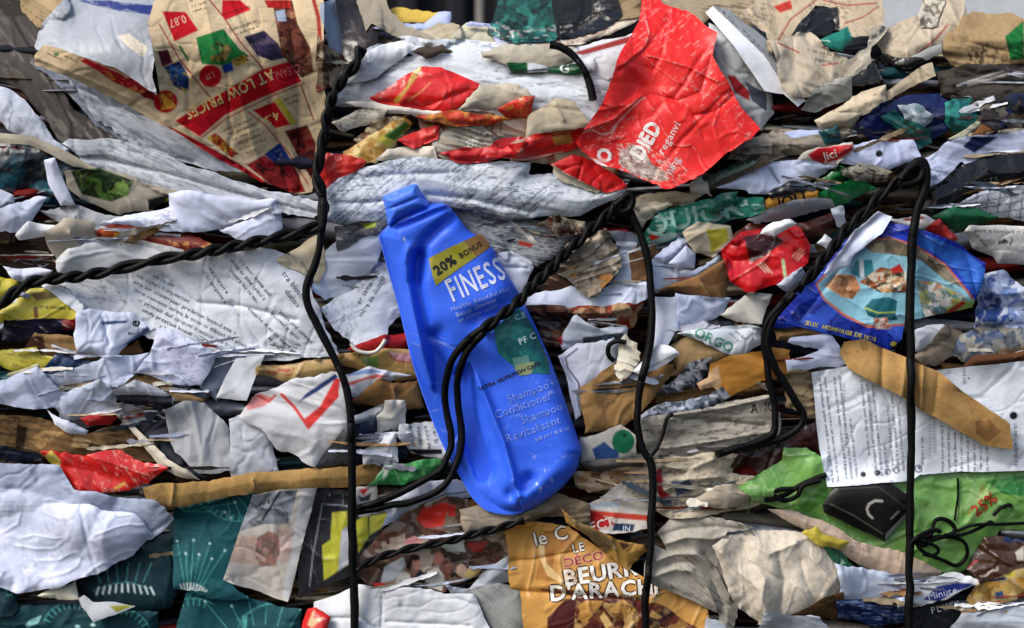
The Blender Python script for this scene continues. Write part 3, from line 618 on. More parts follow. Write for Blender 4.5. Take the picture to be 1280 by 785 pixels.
sheet('paper_strip', 'grey strip edge below the red-lined newspaper fold', 'paper', 'f', '#8d8f8e', '30:690,292 870,208 875,250 725,305', l=0)
sheet('plastic_film', 'black film filling the gap right of the beige newspaper ball', 'film', 'c', '#15120f', '30:440,390 520,330 620,270 790,285 830,300 660,405 520,425 430,450', mat='foil', l=-22)
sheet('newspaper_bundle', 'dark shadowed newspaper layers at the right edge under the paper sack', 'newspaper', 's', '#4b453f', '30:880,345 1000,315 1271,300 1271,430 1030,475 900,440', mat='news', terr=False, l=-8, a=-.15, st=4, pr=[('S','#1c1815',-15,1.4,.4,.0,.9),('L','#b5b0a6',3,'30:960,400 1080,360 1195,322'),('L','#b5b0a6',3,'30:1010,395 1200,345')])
sheet('paper_sheet', 'white paper tip at the right edge above dark newspaper', 'paper', 's', '#b7bcc8', '30:1200,345 1271,330 1271,395', l=2)
sheet('paper_strip', 'pale beige torn strip crossing the dark gap at the top right', 'paper', 's', '#b5a78f', '30:615,430 800,312 822,300 835,352 700,425 620,475', mat='dirty', l=6, tuck=-2)
sheet('paper_sheet', 'grey translucent paper leaning below the beige newspaper ball', 'paper', 's', '#a5a49c', '30:240,505 300,418 445,358 450,455 300,515', l=4)
sheet('paper_strip', 'wide cream torn strip reaching up to the right below the newspaper ball', 'paper', 's', '#c6b79f', '30:345,530 540,430 622,398 622,475 505,535 380,540', mat='dirty', l=8, g=1)
sheet('paper_strip', 'cream torn tongue of paper over navy plastic at the right', 'paper', 's', '#bfb29c', '30:305,560 380,540 515,532 445,608 330,585', l=8, mat='dirty')
sheet('plastic_bag', 'crumpled navy blue plastic bag right of the cream torn strips', 'bag', 'c', '#0f1c4c', '30:480,600 560,518 720,455 855,445 918,490 900,610 700,660 600,650', mat='foil', l=-2)
sheet('paper_wad', 'white crumpled tissue stuck on the navy plastic bag', 'tissue', 'w', '#b9bfc6', '30:705,500 780,495 835,550 785,615 730,565', l=2, pr=[('N',['#b9bfc6','#8c98a4','#5a7a80'],8)])
sheet('plastic_scrap', 'small teal shred tangled below the navy plastic bag', 'plastic', 'w', '#1e5c58', '30:620,560 690,530 720,570 820,600 830,650 770,670 700,610', mat='foil', l=0)
sheet('plastic_bag', 'teal plastic bag corner with a cream strip near the right edge', 'bag', 'c', '#1c6a68', '30:900,490 1020,468 1085,570 1050,640 935,615 895,560', mat='foil', l=2, pr=[('N',['#1c6a68','#2a8a80','#145048','#3f9a90'],9)])
sheet('paper_strip', 'cream strip with small print beside the teal bag corner', 'paper', 'f', '#aaa690', '30:925,642 1060,556 1085,582 1000,655', l=5, pr=[('S','#3a4a40',-33,.5,.25,.1,.8)])
sheet('cardboard_piece', 'rust brown cardboard bit right of the teal bag corner', 'cardboard', 'f', '#7a4f2c', '30:1045,625 1080,588 1175,588 1090,645', mat='card', l=4)
sheet('newspaper_sheet', 'dark crumpled newspaper at the right edge below the black gap', 'newspaper', 'c', '#3a3a3c', '30:1060,470 1271,420 1271,600 1180,600 1090,570', mat='news', l=-6, pr=[('N',['#16181e','#3a3a3c','#1a2440','#6a6458'],14)])
sheet('paper_wad', 'grey-beige crumpled paper ridge right of the crisp packet tip', 'paper', 'w', '#8f867a', '30:-60,655 60,640 160,618 430,608 465,640 240,705 60,745 -100,730', mat='dirty', l=2, a=-.1, st=3, pr=[('S','#3a342c',-10,1,.4,.1,.7),('P','#a4aed0','30:150,622 290,580 335,620 190,645')])
sheet('plastic_scrap', 'small teal-navy shred under the cream torn tongue', 'plastic', 'c', '#16484e', '30:325,625 400,590 415,662 350,668', mat='foil', l=3)
sheet('paper_sheet', 'lavender-white crumpled sheets at the right edge below brown card', 'paper', 'c', '#c3cbe6', '30:815,740 920,680 1050,648 1180,618 1271,598 1271,705 1100,725 1000,785 31:1000,0 900,95 830,130 30:825,785', l=5, pr=[('P','#16204a','30:985,685 1030,638 1150,640 1040,715'),('S','#3a4560',-25,.6,.3,.1,.7,'30:820,700 930,680 980,760 31:900,95 830,130 30:815,740')])
sheet('plastic_bag', 'black plastic sack bulging at the right edge with faint white letters', 'bag', 's', '#0d0d10', '30:1000,785 1090,745 1271,715 31:1271,112 1100,150 940,215 850,275 795,230 830,125 900,92', mat='foil', l=2, bulge=10, amp=.6, pr=[('T','TOASTS','31:1075,103',9,-12,'#55555c',{'sp':.25})])
sheet('paper_sheet', 'lavender sheet with a punched hole right of the red oval label', 'paper', 's', '#c3cbe9', '30:455,690 600,662 740,658 785,742 640,785 520,765 405,752', l=8, g=1, pr=[('C','#0c0d12',1099,192,4.5,4.5)])
sheet('paper_sheet', 'cream sheet edge carrying a red oval label with white script', 'label', 'f', '#c9c4bc', '30:200,770 240,720 310,690 470,672 480,700 400,755 380,790 31:300,20 230,10', l=7, g=1, mat='gloss', pr=[('P','#c01c22','30:262,722 310,692 400,680 472,675 470,702 400,748 330,765 290,755'),('T','Jici','30:365,722',15,-17,'#e8d8d8',{'b':.02})])
# ---- middle right
sheet('paper_sheet', 'lavender sheet with a ruled fold right of the crisp packet lower edge', 'paper', 's', '#c3cce6', '21:965,125 1050,90 1150,35 31:90,30 250,15 400,18 300,72 130,152 0,140 21:1110,125', l=5, creases=[('31:85,50 130,110',-5,2)], pr=[('L','#4a5068',1.5,'31:90,55 130,110')])
sheet('paper_strip', 'brown-grey card edge sloping under the crisp packet tip', 'cardboard', 'f', '#54483c', '21:860,135 980,75 1160,0 1200,20 1050,80 960,130 880,165', mat='card', l=1)
sheet('fabric_scrap', 'dark green scrap with print right under the crisp packet lower edge', 'plastic', 'c', '#24483c', '21:830,120 900,70 1080,0 1130,10 960,90 900,130', mat='foil', l=0)
sheet('green_packet', 'dark green packet flap with a fold near the right wire knot', 'packet', 's', '#12602f', '31:230,135 330,85 400,38 455,70 340,135', mat='foil', l=3)
sheet('green_packet', 'bright dark-green packet panel beside the orange lettered strip', 'packet', 's', '#15743a', '31:305,152 490,82 585,132 380,225 300,182', mat='foil', l=5, g=1)
sheet('paper_sheet', 'newsprint flap with black print between the right wire strands', 'newspaper', 's', '#8f8c80', '31:430,40 520,30 650,60 620,90 500,85 450,70', mat='news', l=2, pr=[('S','#2b2822',10,.5,.3,.0,.9)])
sheet('packet_strip', 'orange packet strip with black letters beside the dark green packet', 'packet', 'f', '#b9822c', '21:1150,235 1225,178 31:60,195 110,178 250,138 305,155 300,185 120,215 35,245', mat='gloss', l=5, g=1, pr=[('T','JOLI','31:185,185',19,-14,'#15100c',{'b':.03})])
sheet('paper_sheet', 'black shadowed scrap behind the orange lettered strip', 'plastic', 'c', '#1a1a20', '31:90,160 180,115 250,105 300,130 240,145 110,180', mat='foil', l=2)
sheet('plastic_film', 'grey translucent film strip below the orange lettered strip', 'film', 's', '#9a9ea6', '21:1090,285 1271,215 31:0,262 200,188 365,178 385,222 180,265 60,290 0,305 21:1180,305', mat='foil', l=4, g=1, amp=.6)
sheet('paper_sheet', 'cream layered paper edges under the crisp packet bottom', 'paper', 'c', '#a59880', '21:570,190 700,148 880,155 820,200 600,218', mat='dirty', l=0, a=-.1, st=4, pr=[('S','#4a3c2c',-5,1.5,.3,.1,.7)])
sheet('paper_wad', 'cream torn paper clump below the crisp packet beside the thin wire', 'paper', 'w', '#cfc5b0', '21:555,225 640,208 740,215 660,262 620,310 590,290', mat='dirty', l=3, e=2)
sheet('paper_wad', 'white twisted paper tail at the bottom tip of the crisp packet', 'paper', 'w', '#d5cfc4', '21:820,115 890,80 930,110 945,165 900,150 850,165', mat='dirty', l=5, e=2)
sheet('crayon_poster', 'teal-green poster strip with chalky white letters and a red spot', 'poster', 's', '#2c7a68', '21:615,345 690,245 900,200 1040,170 1170,178 1175,240 1000,292 870,325 700,392 640,402', l=4, g=1, mat='news', pr=[('N',['#1f6a58','#2c7a68','#3f8f7c','#1a5c50'],16),('T','QUICK','21:850,262',36,-13,'#8fb8ae',{'sq':1.1,'b':.01}),('P','#c82a22','21:640,352 680,335 715,345 690,372 650,375'),('P','#a9c0b8','21:640,385 740,340 800,345 700,390'),('S','#bcd0c8',-12,1,.5,.4,.5)])
sheet('plastic_scrap', 'green crinkled scrap just above the chalky poster strip', 'plastic', 'w', '#1c5c4a', '21:895,212 980,158 1045,165 1025,205 940,235', mat='foil', l=4)
sheet('paper_sheet', 'grey striped printed sheet crushed right of the bottle shoulder', 'newspaper', 'c', '#8c8f92', '11:900,215 1000,225 1271,275 21:180,278 335,300 265,385 100,495 0,400 11:1180,440 1060,380', mat='news', l=-4, a=.15, st=3, amp=.9, pr=[('S','#33373d',10,1.2,.25,.0,.85),('S','#b3b6ba',10,1.4,.3,.3,.7),('P','#9c3428','21:30,375 100,390 90,410 30,395')])
sheet('paper_strip', 'beige scrap and dark red print above the twisted diagonal wire', 'paper', 'w', '#8c7a66', '21:120,290 210,270 330,290 310,340 220,345', mat='dirty', l=2, pr=[('N',['#b5a890','#4a1c18','#8c7a66','#2c1c16'],10)])
sheet('paper_sheet', 'white sheet with a ruled line right of the bottle label', 'paper', 's', '#c9cedb', '11:1090,460 1200,440 1271,480 21:85,500 40,620 0,640 11:1200,620', l=0, creases=[('11:1150,500 1271,505',-4,2)])
sheet('cardboard_piece', 'dark brown card behind the dirty grey wad', 'cardboard', 'c', '#3c2a20', '21:90,600 190,500 300,440 480,330 590,350 575,560 430,620 250,600', mat='card', l=-8)
sheet('paper_strip', 'blue-grey curled paper strip above the dirty grey wad', 'paper', 's', '#6d7480', '21:440,330 585,352 575,395 500,385', l=1)  # shadow above the wad, drawn as a grey strip
sheet('paper_sheet', 'long white folded sheet running right from the bottle under the thin wire', 'paper', 's', '#cdd5ea', '21:45,640 290,588 400,612 470,560 480,395 575,400 565,545 640,545 645,625 480,700 300,700 60,695', l=2, amp=.9)
sheet('paper_wad', 'dirty grey wad of rotten paper with tan bits right of the twisted wire', 'paper', 'w', '#8a8278', '21:185,515 330,370 425,335 495,430 492,505 430,615 290,592 255,562', mat='dirty', l=9, e=1.6, pr=[('N',['#5c554d','#8a8278','#a89e90','#6b6258','#9a8a74'],12),('P','#a8783c','21:255,510 290,500 300,550 265,550'),('P','#96683a','21:400,540 465,530 470,560 420,610')])
sheet('paper_strip', 'brown kraft strip behind the thin central wire', 'cardboard', 'f', '#6f5238', '21:565,430 640,408 665,400 685,440 640,545 568,550', mat='card', l=0)
sheet('paper_sheet', 'white folded notes stacked right of the thin central wire', 'paper', 's', '#ccd4ea', '21:640,470 722,466 835,512 955,438 965,462 835,545 690,615 655,595', l=3)
sheet('paper_sheet', 'lavender folded note above the stacked white notes', 'paper', 's', '#bcc4de', '21:675,455 780,375 830,390 760,460 720,475', l=4)
sheet('paper_scrap', 'small square lavender note between the white notes and yellow scrap', 'paper', 'f', '#c6cce0', '21:745,470 812,418 838,445 830,492 780,500', l=7)
sheet('paper_sheet', 'beige sheet with a yellow edge below the teal poster strip', 'paper', 's', '#c0b49c', '21:815,345 880,308 1000,315 1012,370 935,445 870,415', l=5, pr=[('P','#a8a030','21:905,325 1005,318 1012,372 930,440 925,380')])
sheet('cardboard_piece', 'brown torn cardboard wedge left of the red glossy bag', 'cardboard', 'f', '#8d6844', '21:660,625 990,465 1015,560 985,662 900,635 740,608', mat='card', l=7, g=1, t=4, creases=[('21:870,540 920,640',5,5)], pr=[('P','#6a4a30','21:870,560 990,475 1012,560 930,590')])
sheet('plastic_bag', 'brown wrapper film bunched above the red glossy bag', 'bag', 'c', '#54281c', '21:1040,350 1100,300 31:190,310 370,245 385,290 300,345 200,380 0,420', mat='foil', l=2)
sheet('plastic_bag', 'red glossy snack bag with a dark window and cream stripes right of centre', 'bag', 'm', '#c5141a', '21:985,425 1080,340 1150,335 31:50,335 160,290 230,330 275,400 262,480 150,565 0,615 21:1090,612 1010,560', mat='foil', l=8, g=1, amp=1.2, bulge=9, pr=[('P','#3a1214','21:1085,360 1180,335 31:90,335 150,380 60,450 0,480 21:1110,470'),('L','#d8b8a0',1.5,'21:1160,480 1200,525'),('L','#d8b8a0',1.5,'21:1175,480 1215,528'),('L','#d8b8a0',1.5,'21:1148,486 1185,525'),('L','#d8b8a0',1.2,'31:190,450 225,415'),('L','#d8b8a0',1.2,'31:200,462 238,420'),('L','#e0c8b0',1.2,'31:212,470 245,432'),('L','#8c8a78',.9,'21:1110,462 1180,450'),('L','#b8cc98',4,'31:145,470 155,545')])
sheet('paper_scrap', 'white curled scrap above the red glossy bag', 'paper', 'f', '#dfe2e6', '31:55,335 90,300 170,283 203,302 110,352', l=7)
sheet('paper_scrap', 'small bright white square scrap right of the red glossy bag', 'paper', 'f', '#e8eaf0', '31:298,392 340,350 388,392 350,418', l=9, g=0)
sheet('paper_scrap', 'white scrap under the lower right corner of the red glossy bag', 'paper', 'f', '#cdd2e2', '31:130,585 230,515 242,545 180,602', l=5)
sheet('paper_scrap', 'white folded scrap left of the knot of the right wires', 'paper', 's', '#ccd2dc', '31:375,240 425,228 440,325 400,295', l=6)
# lower middle right of bottle
sheet('paper_slip', 'upright white slip right of the thin central wire', 'paper', 'f', '#d4daea', '21:655,638 785,635 768,790 22:720,170 650,170 660,0', l=5, g=1, amp=.7)
sheet('paper_sheet', 'lavender sheet with a black torn edge left of the blue comic cover', 'paper', 's', '#bcc6e2', '21:775,640 1005,655 970,720 870,775 775,790', l=4)
sheet('paper_sheet', 'beige ruled sheet under the wire loops left of the blue comic cover', 'paper', 's', '#b7b3ab', '21:975,725 1100,628 1215,628 1165,765 1050,755', l=5, g=1)
sheet('plastic_scrap', 'black torn plastic under the lavender sheet right of centre', 'plastic', 'c', '#15161c', '22:850,85 940,42 1155,62 1170,90 1010,75 880,100', mat='foil', l=2)
sheet('packet_piece', 'brown packet with orange-red flames print right of the bottle label', 'packet', 'c', '#7a3020', '21:235,695 560,678 605,660 575,720 22:570,60 480,75 330,20 280,10', mat='gloss', l=0, pr=[('N',['#3c2014','#8c2c1a','#b8492a','#5a3820','#c9a27c'],14)])
sheet('packet_piece', 'dark brown packet corner tucked behind the bottle label edge', 'packet', 'c', '#35201a', '21:85,690 235,690 22:260,70 230,150 150,150 100,20', mat='foil', l=-6, pr=[('N',['#1c120e','#35201a','#6a3a20','#24140f'],14)])
sheet('paper_scrap', 'white torn bits with a barcode-like grey strip above the round white pad', 'paper', 'c', '#cdd4e2', '22:230,115 320,20 400,80 530,70 530,140 330,160 250,165', l=3, pr=[('P','#40444c','22:330,118 520,95 525,130 330,158'),('P','#a81c22','22:195,110 235,108 235,155 195,155')])
sheet('padded_sheet', 'round-cornered pale padded sheet with a dark piped edge right of the bottle', 'pad', 's', '#c9cedc', '22:225,215 300,170 470,138 495,170 450,290 335,370 330,470 300,490 270,330', l=4, bulge=9, amp=.6, pr=[('L','#3c4252',2.2,'22:305,172 250,215 260,260 310,330 325,400'),('P','#a2a9bc','22:225,215 250,200 245,240 300,340 320,470 300,490 270,330')])  # the #a2a9bc polygon is a painted shade strip along the edge
sheet('kraft_paper', 'brown kraft paper with creases below the round padded sheet', 'cardboard', 's', '#8a6a42', '22:325,360 440,288 490,250 620,258 760,255 745,300 640,425 520,525 340,550', mat='card', l=5, g=2)
sheet('kraft_paper', 'tan kraft flap sloping right of the central wire', 'cardboard', 'f', '#a3875f', '22:745,165 850,118 1050,190 900,235 780,262', mat='card', l=3)
sheet('paper_sheet', 'white sheet with green circular print and letters near the orange piece', 'paper', 's', '#cdd4dc', '22:775,110 880,82 1010,68 1165,80 1170,150 1080,195 1000,185 880,130', l=5, g=1, pr=[('T','ORGO','22:945,130',17,25,'#4f9a78',{'b':.02}),('S','#58a080',20,.4,.2,.1,.8,'22:790,105 900,95 900,125 800,120'),('B',5,40,'#555555','22:1010,85 1090,85 1090,130 1020,130')])
sheet('plastic_film', 'dark scuffed film with white flakes above the stone-grey newsprint', 'film', 'w', '#2c303c', '22:735,345 830,248 925,235 905,290 835,352 745,372', mat='foil', l=2, pr=[('N',['#22252f','#2c303c','#8d93a2','#22252f','#c4c8d2'],9)])
sheet('orange_wrapper', 'orange-tan wrapper piece under the loops of the right wire', 'wrapper', 'c', '#c08438', '22:925,245 1160,178 32:90,158 172,170 165,290 80,335 22:1180,320 1000,385 945,345 880,380 860,350 910,320', mat='gloss', l=4, g=1, amp=.7, pr=[('P','#cfa880','22:860,330 960,250 980,330 950,380 880,385')])
sheet('plastic_film', 'blue-grey metallised film with white scuffs above the stone-grey newsprint', 'film', 'w', '#5c6474', '22:590,490 740,428 900,400 980,355 1015,400 920,465 760,488 620,498', mat='foil', l=3, pr=[('N',['#3c4250','#5c6474','#9aa2b2','#4a5060','#c2c8d4'],9),('P','#8a3a30','22:735,392 830,372 842,400 760,410')])
sheet('newspaper_bundle', 'stone-grey folded newsprint with black smears below the metallised film', 'newspaper', 'l', '#a9a296', '22:595,505 730,482 920,460 1110,405 1200,395 32:0,330 60,360 120,480 110,590 22:1200,600 930,655 700,678 640,655 605,610', mat='news', terr=False, l=4, a=-.12, st=3.5, amp=.8, creases=[('22:740,490 900,505 1180,530',-6,3),('22:760,480 980,450 1200,400',6,3),('22:700,640 900,610 1200,560',5,3),('22:620,520 690,600 650,650',-5,4)], pr=[('S','#2a2724',-12,1.1,.5,.18,.8),('S','#5c564e',-8,2,.3,.1,.5),('T','ANO','22:1175,445',17,-6,'#2a2826',{'sq':.8,'b':.01})])
sheet('photo_card', 'small card with a blue mountain and green globe beside the bottle base', 'card', 'f', '#c5c3ba', '22:335,590 500,540 575,575 575,660 500,700 335,695', l=2, mat='gloss', pr=[('P','#2c4a80','22:375,640 430,605 470,640 500,635 500,690 390,690'),('C','#1d7050',779,552,14,15),('C','#0e4030',781,544,2.5,2.5)])
sheet('paper_roll', 'dark grey rolled paper edge under the green globe card', 'paper', 's', '#4c4a48', '22:330,702 540,688 645,688 565,735 400,745', l=4, bulge=8)
# ---- left middle under wire
sheet('yellow_packet', 'yellow packet corner at the left edge above the wire bend', 'packet', 's', '#c4b83c', '01:0,505 60,570 100,620 40,650 0,665', mat='gloss', l=2)
sheet('paper_scrap', 'white sliver of paper above the bend of the left wire', 'paper', 's', '#ccd0e2', '01:30,500 100,520 230,520 120,562 70,550', l=2)
sheet('yellow_packet', 'yellow packet with rows of black print under the left wire', 'packet', 's', '#bfb23a', '01:0,790 60,680 140,612 275,608 375,690 362,745 02:345,40 190,50 30,45 0,95', mat='gloss', l=4, pr=[('B',7,4,INK,'01:180,665 370,650 372,720 190,725',{'lead':1.5,'rag':.1}),('P','#7a6026','01:140,620 260,612 330,640 240,645 170,660'),('P','#6c4a26','01:155,690 175,680 180,740 160,745')])
sheet('packet_piece', 'navy and dark red packet band below the yellow packet', 'packet', 'c', '#15162c', '02:25,45 350,30 358,80 190,118 30,130', mat='foil', l=2, pr=[('P','#7c1418','02:285,35 350,28 358,78 300,85')])
sheet('cardboard_piece', 'brown cardboard lump below the navy and red packet band', 'cardboard', 'c', '#8a6c48', '02:0,190 130,165 170,108 380,128 490,190 350,235 150,215', mat='card', l=1, pr=[('P','#3c2418','02:0,130 200,110 220,190 0,200')])
sheet('cardboard_piece', 'small dark brown card under the lettered white paper', 'cardboard', 'c', '#5c4228', '02:515,225 640,135 668,190 540,225', mat='card', l=0)
sheet('yellow_packet', 'yellow crushed packet at the left edge below the brown lump', 'packet', 'c', '#b8ac3a', '02:0,190 160,178 175,212 250,215 235,255 80,258 0,245', mat='gloss', l=3, pr=[('S','#55481c',10,.8,.5,.2,.8)])
sheet('plastic_sheet', 'dark blue plastic wedge above the left lavender sheets', 'plastic', 's', '#143058', '02:190,305 270,205 450,240 340,295 220,310', mat='foil', l=3)
sheet('plastic_sheet', 'teal plastic wedge at the left edge below yellow packet', 'plastic', 's', '#0d5a58', '02:0,275 90,288 118,320 0,382', mat='foil', l=3)
sheet('paper_scrap', 'cream torn scrap beside the teal wedge on the left', 'paper', 'c', '#c9c39c', '02:40,290 170,250 180,285 110,320', l=2)
sheet('newspaper_sheet', 'large white newspaper sheet with slanting columns of text left of the bottle', 'newspaper', 's', '#d5dae2', 'A:55,358 145,344 240,328 320,314 356,321 386,350 386,375 402,405 420,442 335,446 270,450 190,420 165,408 100,388', mat='news', l=8, g=3, amp=.75, step=1.4, creases=[('A:205,345 245,378 300,382 370,400',-5,3),('A:290,380 325,430',-5,3)],
 pr=[('B',7.5,27,INK,'A:165,343 205,345 240,380 330,440 320,446 280,446 225,424 180,395 168,365',{'lead':1.18,'rag':.12,'para':.04}),('B',7.3,55,INK,'A:248,336 268,334 296,378 280,382 262,365',{'lead':1.2}),('B',7.3,50,INK,'A:282,326 305,322 340,368 325,380 300,362',{'lead':1.2}),('B',7.8,44,INK,'A:310,385 345,385 395,425 405,440 352,442 335,420',{'lead':1.15}),('B',10,52,'#3a3e48','A:348,336 372,352 384,384 366,384',{'lead':1.1}),('S','#6a7080',20,.8,.3,.3,.5,'A:60,358 140,346 160,380 110,388'),('S','#454b58',12,.7,.3,.1,.7,'A:335,430 415,425 420,445 340,447')])
sheet('paper_sheet', 'white paper with a black sideways letter pair at the left below the newspaper', 'paper', 's', '#cdd3e6', '02:355,100 370,15 430,0 600,15 695,68 560,172 520,205 380,168', l=8, creases=[('02:480,30 510,150',-5,3)], pr=[('T','Le','02:625,72',19,-85,INK,{'b':.02}),('P','#2c4470','02:470,45 600,38 590,52 480,60'),('P','#51618c','02:560,165 690,65 700,90 600,150')])
sheet('cardboard_piece', 'wrinkled brown cardboard under the lavender text sheet', 'cardboard', 'w', '#8d7350', '02:480,335 620,285 800,335 975,360 905,425 800,405 560,355', mat='card', l=2, a=.1, st=3)
sheet('paper_sheet', 'dark blue-grey crumple right of the lavender text sheet', 'paper', 'w', '#6a7388', '02:915,315 980,215 1090,225 1080,300 1010,405 950,345', l=3)
sheet('paper_sheet', 'long lavender-white sheet folded across the left side', 'paper', 's', '#cfd6ec', '02:205,315 300,280 500,218 690,195 660,245 560,335 480,335 290,385', l=5, amp=.8)
sheet('paper_sheet', 'lavender pleated sheet at the left edge above brown cardboard layers', 'paper', 's', '#c6cee8', '02:0,388 170,275 295,380 275,445 80,435', l=6)
sheet('paper_sheet', 'pale bluish sheet with dirty lower edge left of the dark charcoal sheet', 'paper', 's', '#c9d2e8', '02:285,390 460,328 545,390 505,472 340,495 275,440', l=6, pr=[('S','#8a9484',0,.6,.5,.2,.5)])
sheet('paper_sheet', 'lavender sheet with faint grey text lying over the newspaper corner', 'paper', 's', '#c8cde6', '02:640,280 700,200 730,88 800,82 1005,190 940,335 800,335', l=8, g=1, pr=[('S','#6f7690',8,.35,.22,.35,.6),('S','#4c5470',8,.35,.25,.1,.8,'02:650,270 800,285 790,325 660,290')])
sheet('paper_sheet', 'white torn flap with a shaded edge above the dark charcoal sheet', 'paper', 's', '#cfd5e2', '02:535,370 640,328 700,358 800,400 790,415 600,408', l=6)
sheet('paper_sheet', 'dark charcoal sheet behind the grey creased sheet on the left', 'paper', 's', '#31333d', '02:555,400 800,405 795,470 825,640 860,720 960,765 850,745 760,655 650,565 590,470', l=2)
sheet('paper_slip', 'bright white folded slip overlapping the newspaper lower corner', 'paper', 'f', '#e4e7ec', '02:1005,402 1100,218 1235,198 1155,412', l=12, g=0, e=.4, tuck=-2)
sheet('cardboard_bundle', 'stack of brown corrugated cardboard edges at the left edge', 'cardboard', 'c', '#7c5f3d', '02:0,470 100,485 220,520 330,575 410,570 560,515 640,590 720,690 520,670 250,665 100,660 0,625', mat='card', l=0, a=.1, st=3, t=5, pr=[('P','#c0a070','02:330,630 350,575 425,600 410,635'),('P','#2c1c12','02:80,520 130,540 110,640 70,640'),('P','#b08c5c','02:130,600 200,555 300,560 190,640'),('S','#33241a',8,1.6,.5,.15,.8)])
sheet('paper_strip', 'white curled tail of paper over brown cardboard at the left', 'paper', 'f', '#d8dcea', '02:222,452 270,488 412,558 402,578 330,572 258,522', l=9, g=0)
sheet('packet_strip', 'thin red strip under the pale sheet at the left', 'packet', 'f', '#a81c1c', '02:390,498 480,488 535,490 500,518 430,525', mat='gloss', l=3)
sheet('paper_sheet', 'grey creased sheet shading to white left of the red-striped receipt', 'paper', 's', '#b4b6ba', '02:775,462 850,428 960,440 1060,530 1095,640 1090,720 1000,745 930,725 830,650', l=7, a=1.2, st=2)
sheet('paper_sheet', 'pale grey sheet end hanging over the long cardboard strip', 'paper', 's', '#c3c7d0', '02:1075,520 1150,480 1275,535 12:60,650 100,740 02:1200,745 1170,790 1080,785 1090,640', l=9, amp=.7)
sheet('paper_strip', 'cream torn paper ribbon slanting down across the charcoal sheet', 'paper', 's', '#cdc4b2', '02:508,430 572,412 605,500 705,610 780,688 880,738 935,790 850,772 750,722 640,592', l=12, g=0, a=.9, st=4, rim='#efe8da')
sheet('packet_piece', 'dark navy packet with pale print at the left edge above the big white sheet', 'packet', 'c', '#1a2030', '02:0,625 150,645 170,690 0,700', mat='foil', l=1, pr=[('S','#8a94a4',15,.5,.4,.3,.7)])
sheet('snack_packet', 'red crumpled packet with a yellow corner above the big white sheet', 'packet', 'c', '#cf2320', 'A:52,566 64,562 105,567 150,564 178,579 209,588 184,606 160,611 120,614 95,618 87,602 76,590', mat='foil', l=7, g=1, amp=.8, pr=[('P','#c8b440','02:195,690 240,645 282,690 280,722 230,718'),('S','#e0a898',60,.8,.4,.45,.6),('P','#d8a040','03:530,130 580,100 590,110 545,140')])
# ---- middle
sheet('paper_sheet', 'white crumpled sheet left of the bottle beside the wire kink', 'paper', 'c', '#d3d9e6', '11:285,605 310,455 420,385 585,325 595,385 560,480 440,610 340,640', l=5, amp=.7)
sheet('paper_sheet', 'dark printed paper and yellow-green scrap between cap and wire', 'paper', 'w', '#4a4c52', '11:380,305 560,288 610,300 580,330 400,405', mat='dirty', l=-2, pr=[('P','#8a9a2c','11:490,298 560,292 560,312 510,318'),('S','#9aa0a4',0,.8,.3,.3,.6)])
sheet('cardboard_piece', 'cream card corner where the left wires cross', 'cardboard', 'f', '#b8ad94', '11:125,462 290,365 310,500 285,560 200,505', l=2, mat='dirty')
sheet('newspaper_sheet', 'crumpled white newspaper with blurred print touching the left side of the bottle', 'newspaper', 'c', '#ccd2dc', '11:295,690 450,610 600,470 640,600 680,780 12:660,0 600,62 585,135 460,155 430,120 330,20', mat='news', l=5, g=2, amp=.7, pr=[('B',9,-58,'#2c303a','11:480,620 590,500 620,600 560,680 500,760 470,700',{'lead':1.2}),('S','#3c424e',-55,.6,.3,.2,.7)])
sheet('packet_strip', 'red strip edge with a white cord left of the bottle middle', 'packet', 'f', '#b8201f', '12:440,165 600,118 705,108 715,165 590,180 480,190', mat='gloss', l=3)
sheet('printed_card', 'tan printed card band with green and pink spots left of the bottle', 'cardboard', 's', '#c09a5c', '12:385,205 570,188 725,178 750,310 640,305 480,255 400,245', mat='gloss', l=3, amp=.6, pr=[('P','#6f8f48','12:490,215 570,205 575,262 500,245'),('P','#dba0a0','12:620,190 720,195 720,235 650,225'),('L','#b03a3a',1.5,'12:615,190 650,225 720,238')])
sheet('printed_card', 'tan card band with red print under the newspaper left of the wire', 'cardboard', 's', '#b99a66', '12:20,255 380,215 390,285 200,318 15,290', mat='gloss', l=2, amp=.6, pr=[('S','#a03028',-5,.6,.4,.1,.8,'12:20,255 180,235 180,300 20,285')])
sheet('paper_strip', 'white strip with blue and red bands crossing the left vertical wire', 'paper', 's', '#cdd0d8', '12:420,300 530,262 720,300 640,310 560,345 470,395 430,390', l=5, g=1, pr=[('P','#c05a58','12:430,330 560,290 640,300 520,315 440,345'),('P','#7088b8','12:420,285 530,265 600,280 430,300')])
sheet('cardboard_piece', 'plain brown cardboard flap left of the bottle above the cream papers', 'cardboard', 'f', '#7f5c38', '12:440,425 580,318 640,330 755,322 785,445 660,465 540,438', mat='card', l=4, g=1, creases=[('12:640,350 660,460',5,4)], pr=[('P','#a37c4e','12:650,400 755,330 782,442 665,462')])
sheet('receipt', 'white crumpled receipt with red zigzag stripes left of the vertical wire', 'receipt', 'c', '#d3d4d8', '12:-60,480 0,380 100,350 200,318 390,285 435,330 445,400 445,530 280,722 100,640 40,565', l=9, g=1, amp=.75, pr=[('P','#d83a38','12:225,500 300,440 370,310 392,312 385,400 250,545'),('L','#d84a48',4,'12:120,385 180,445 245,540'),('P','#22336a','12:195,425 235,380 370,288 385,305 290,370'),('P','#d88a88','12:-60,400 20,380 80,400 40,440 -40,460'),('L','#c84a48',3,'12:10,390 60,420 90,390')])
sheet('paper_sheet', 'grey and white paper ends stacked right of the left vertical wire', 'paper', 's', '#b5b8be', '12:440,510 590,440 600,480 470,540', l=2)
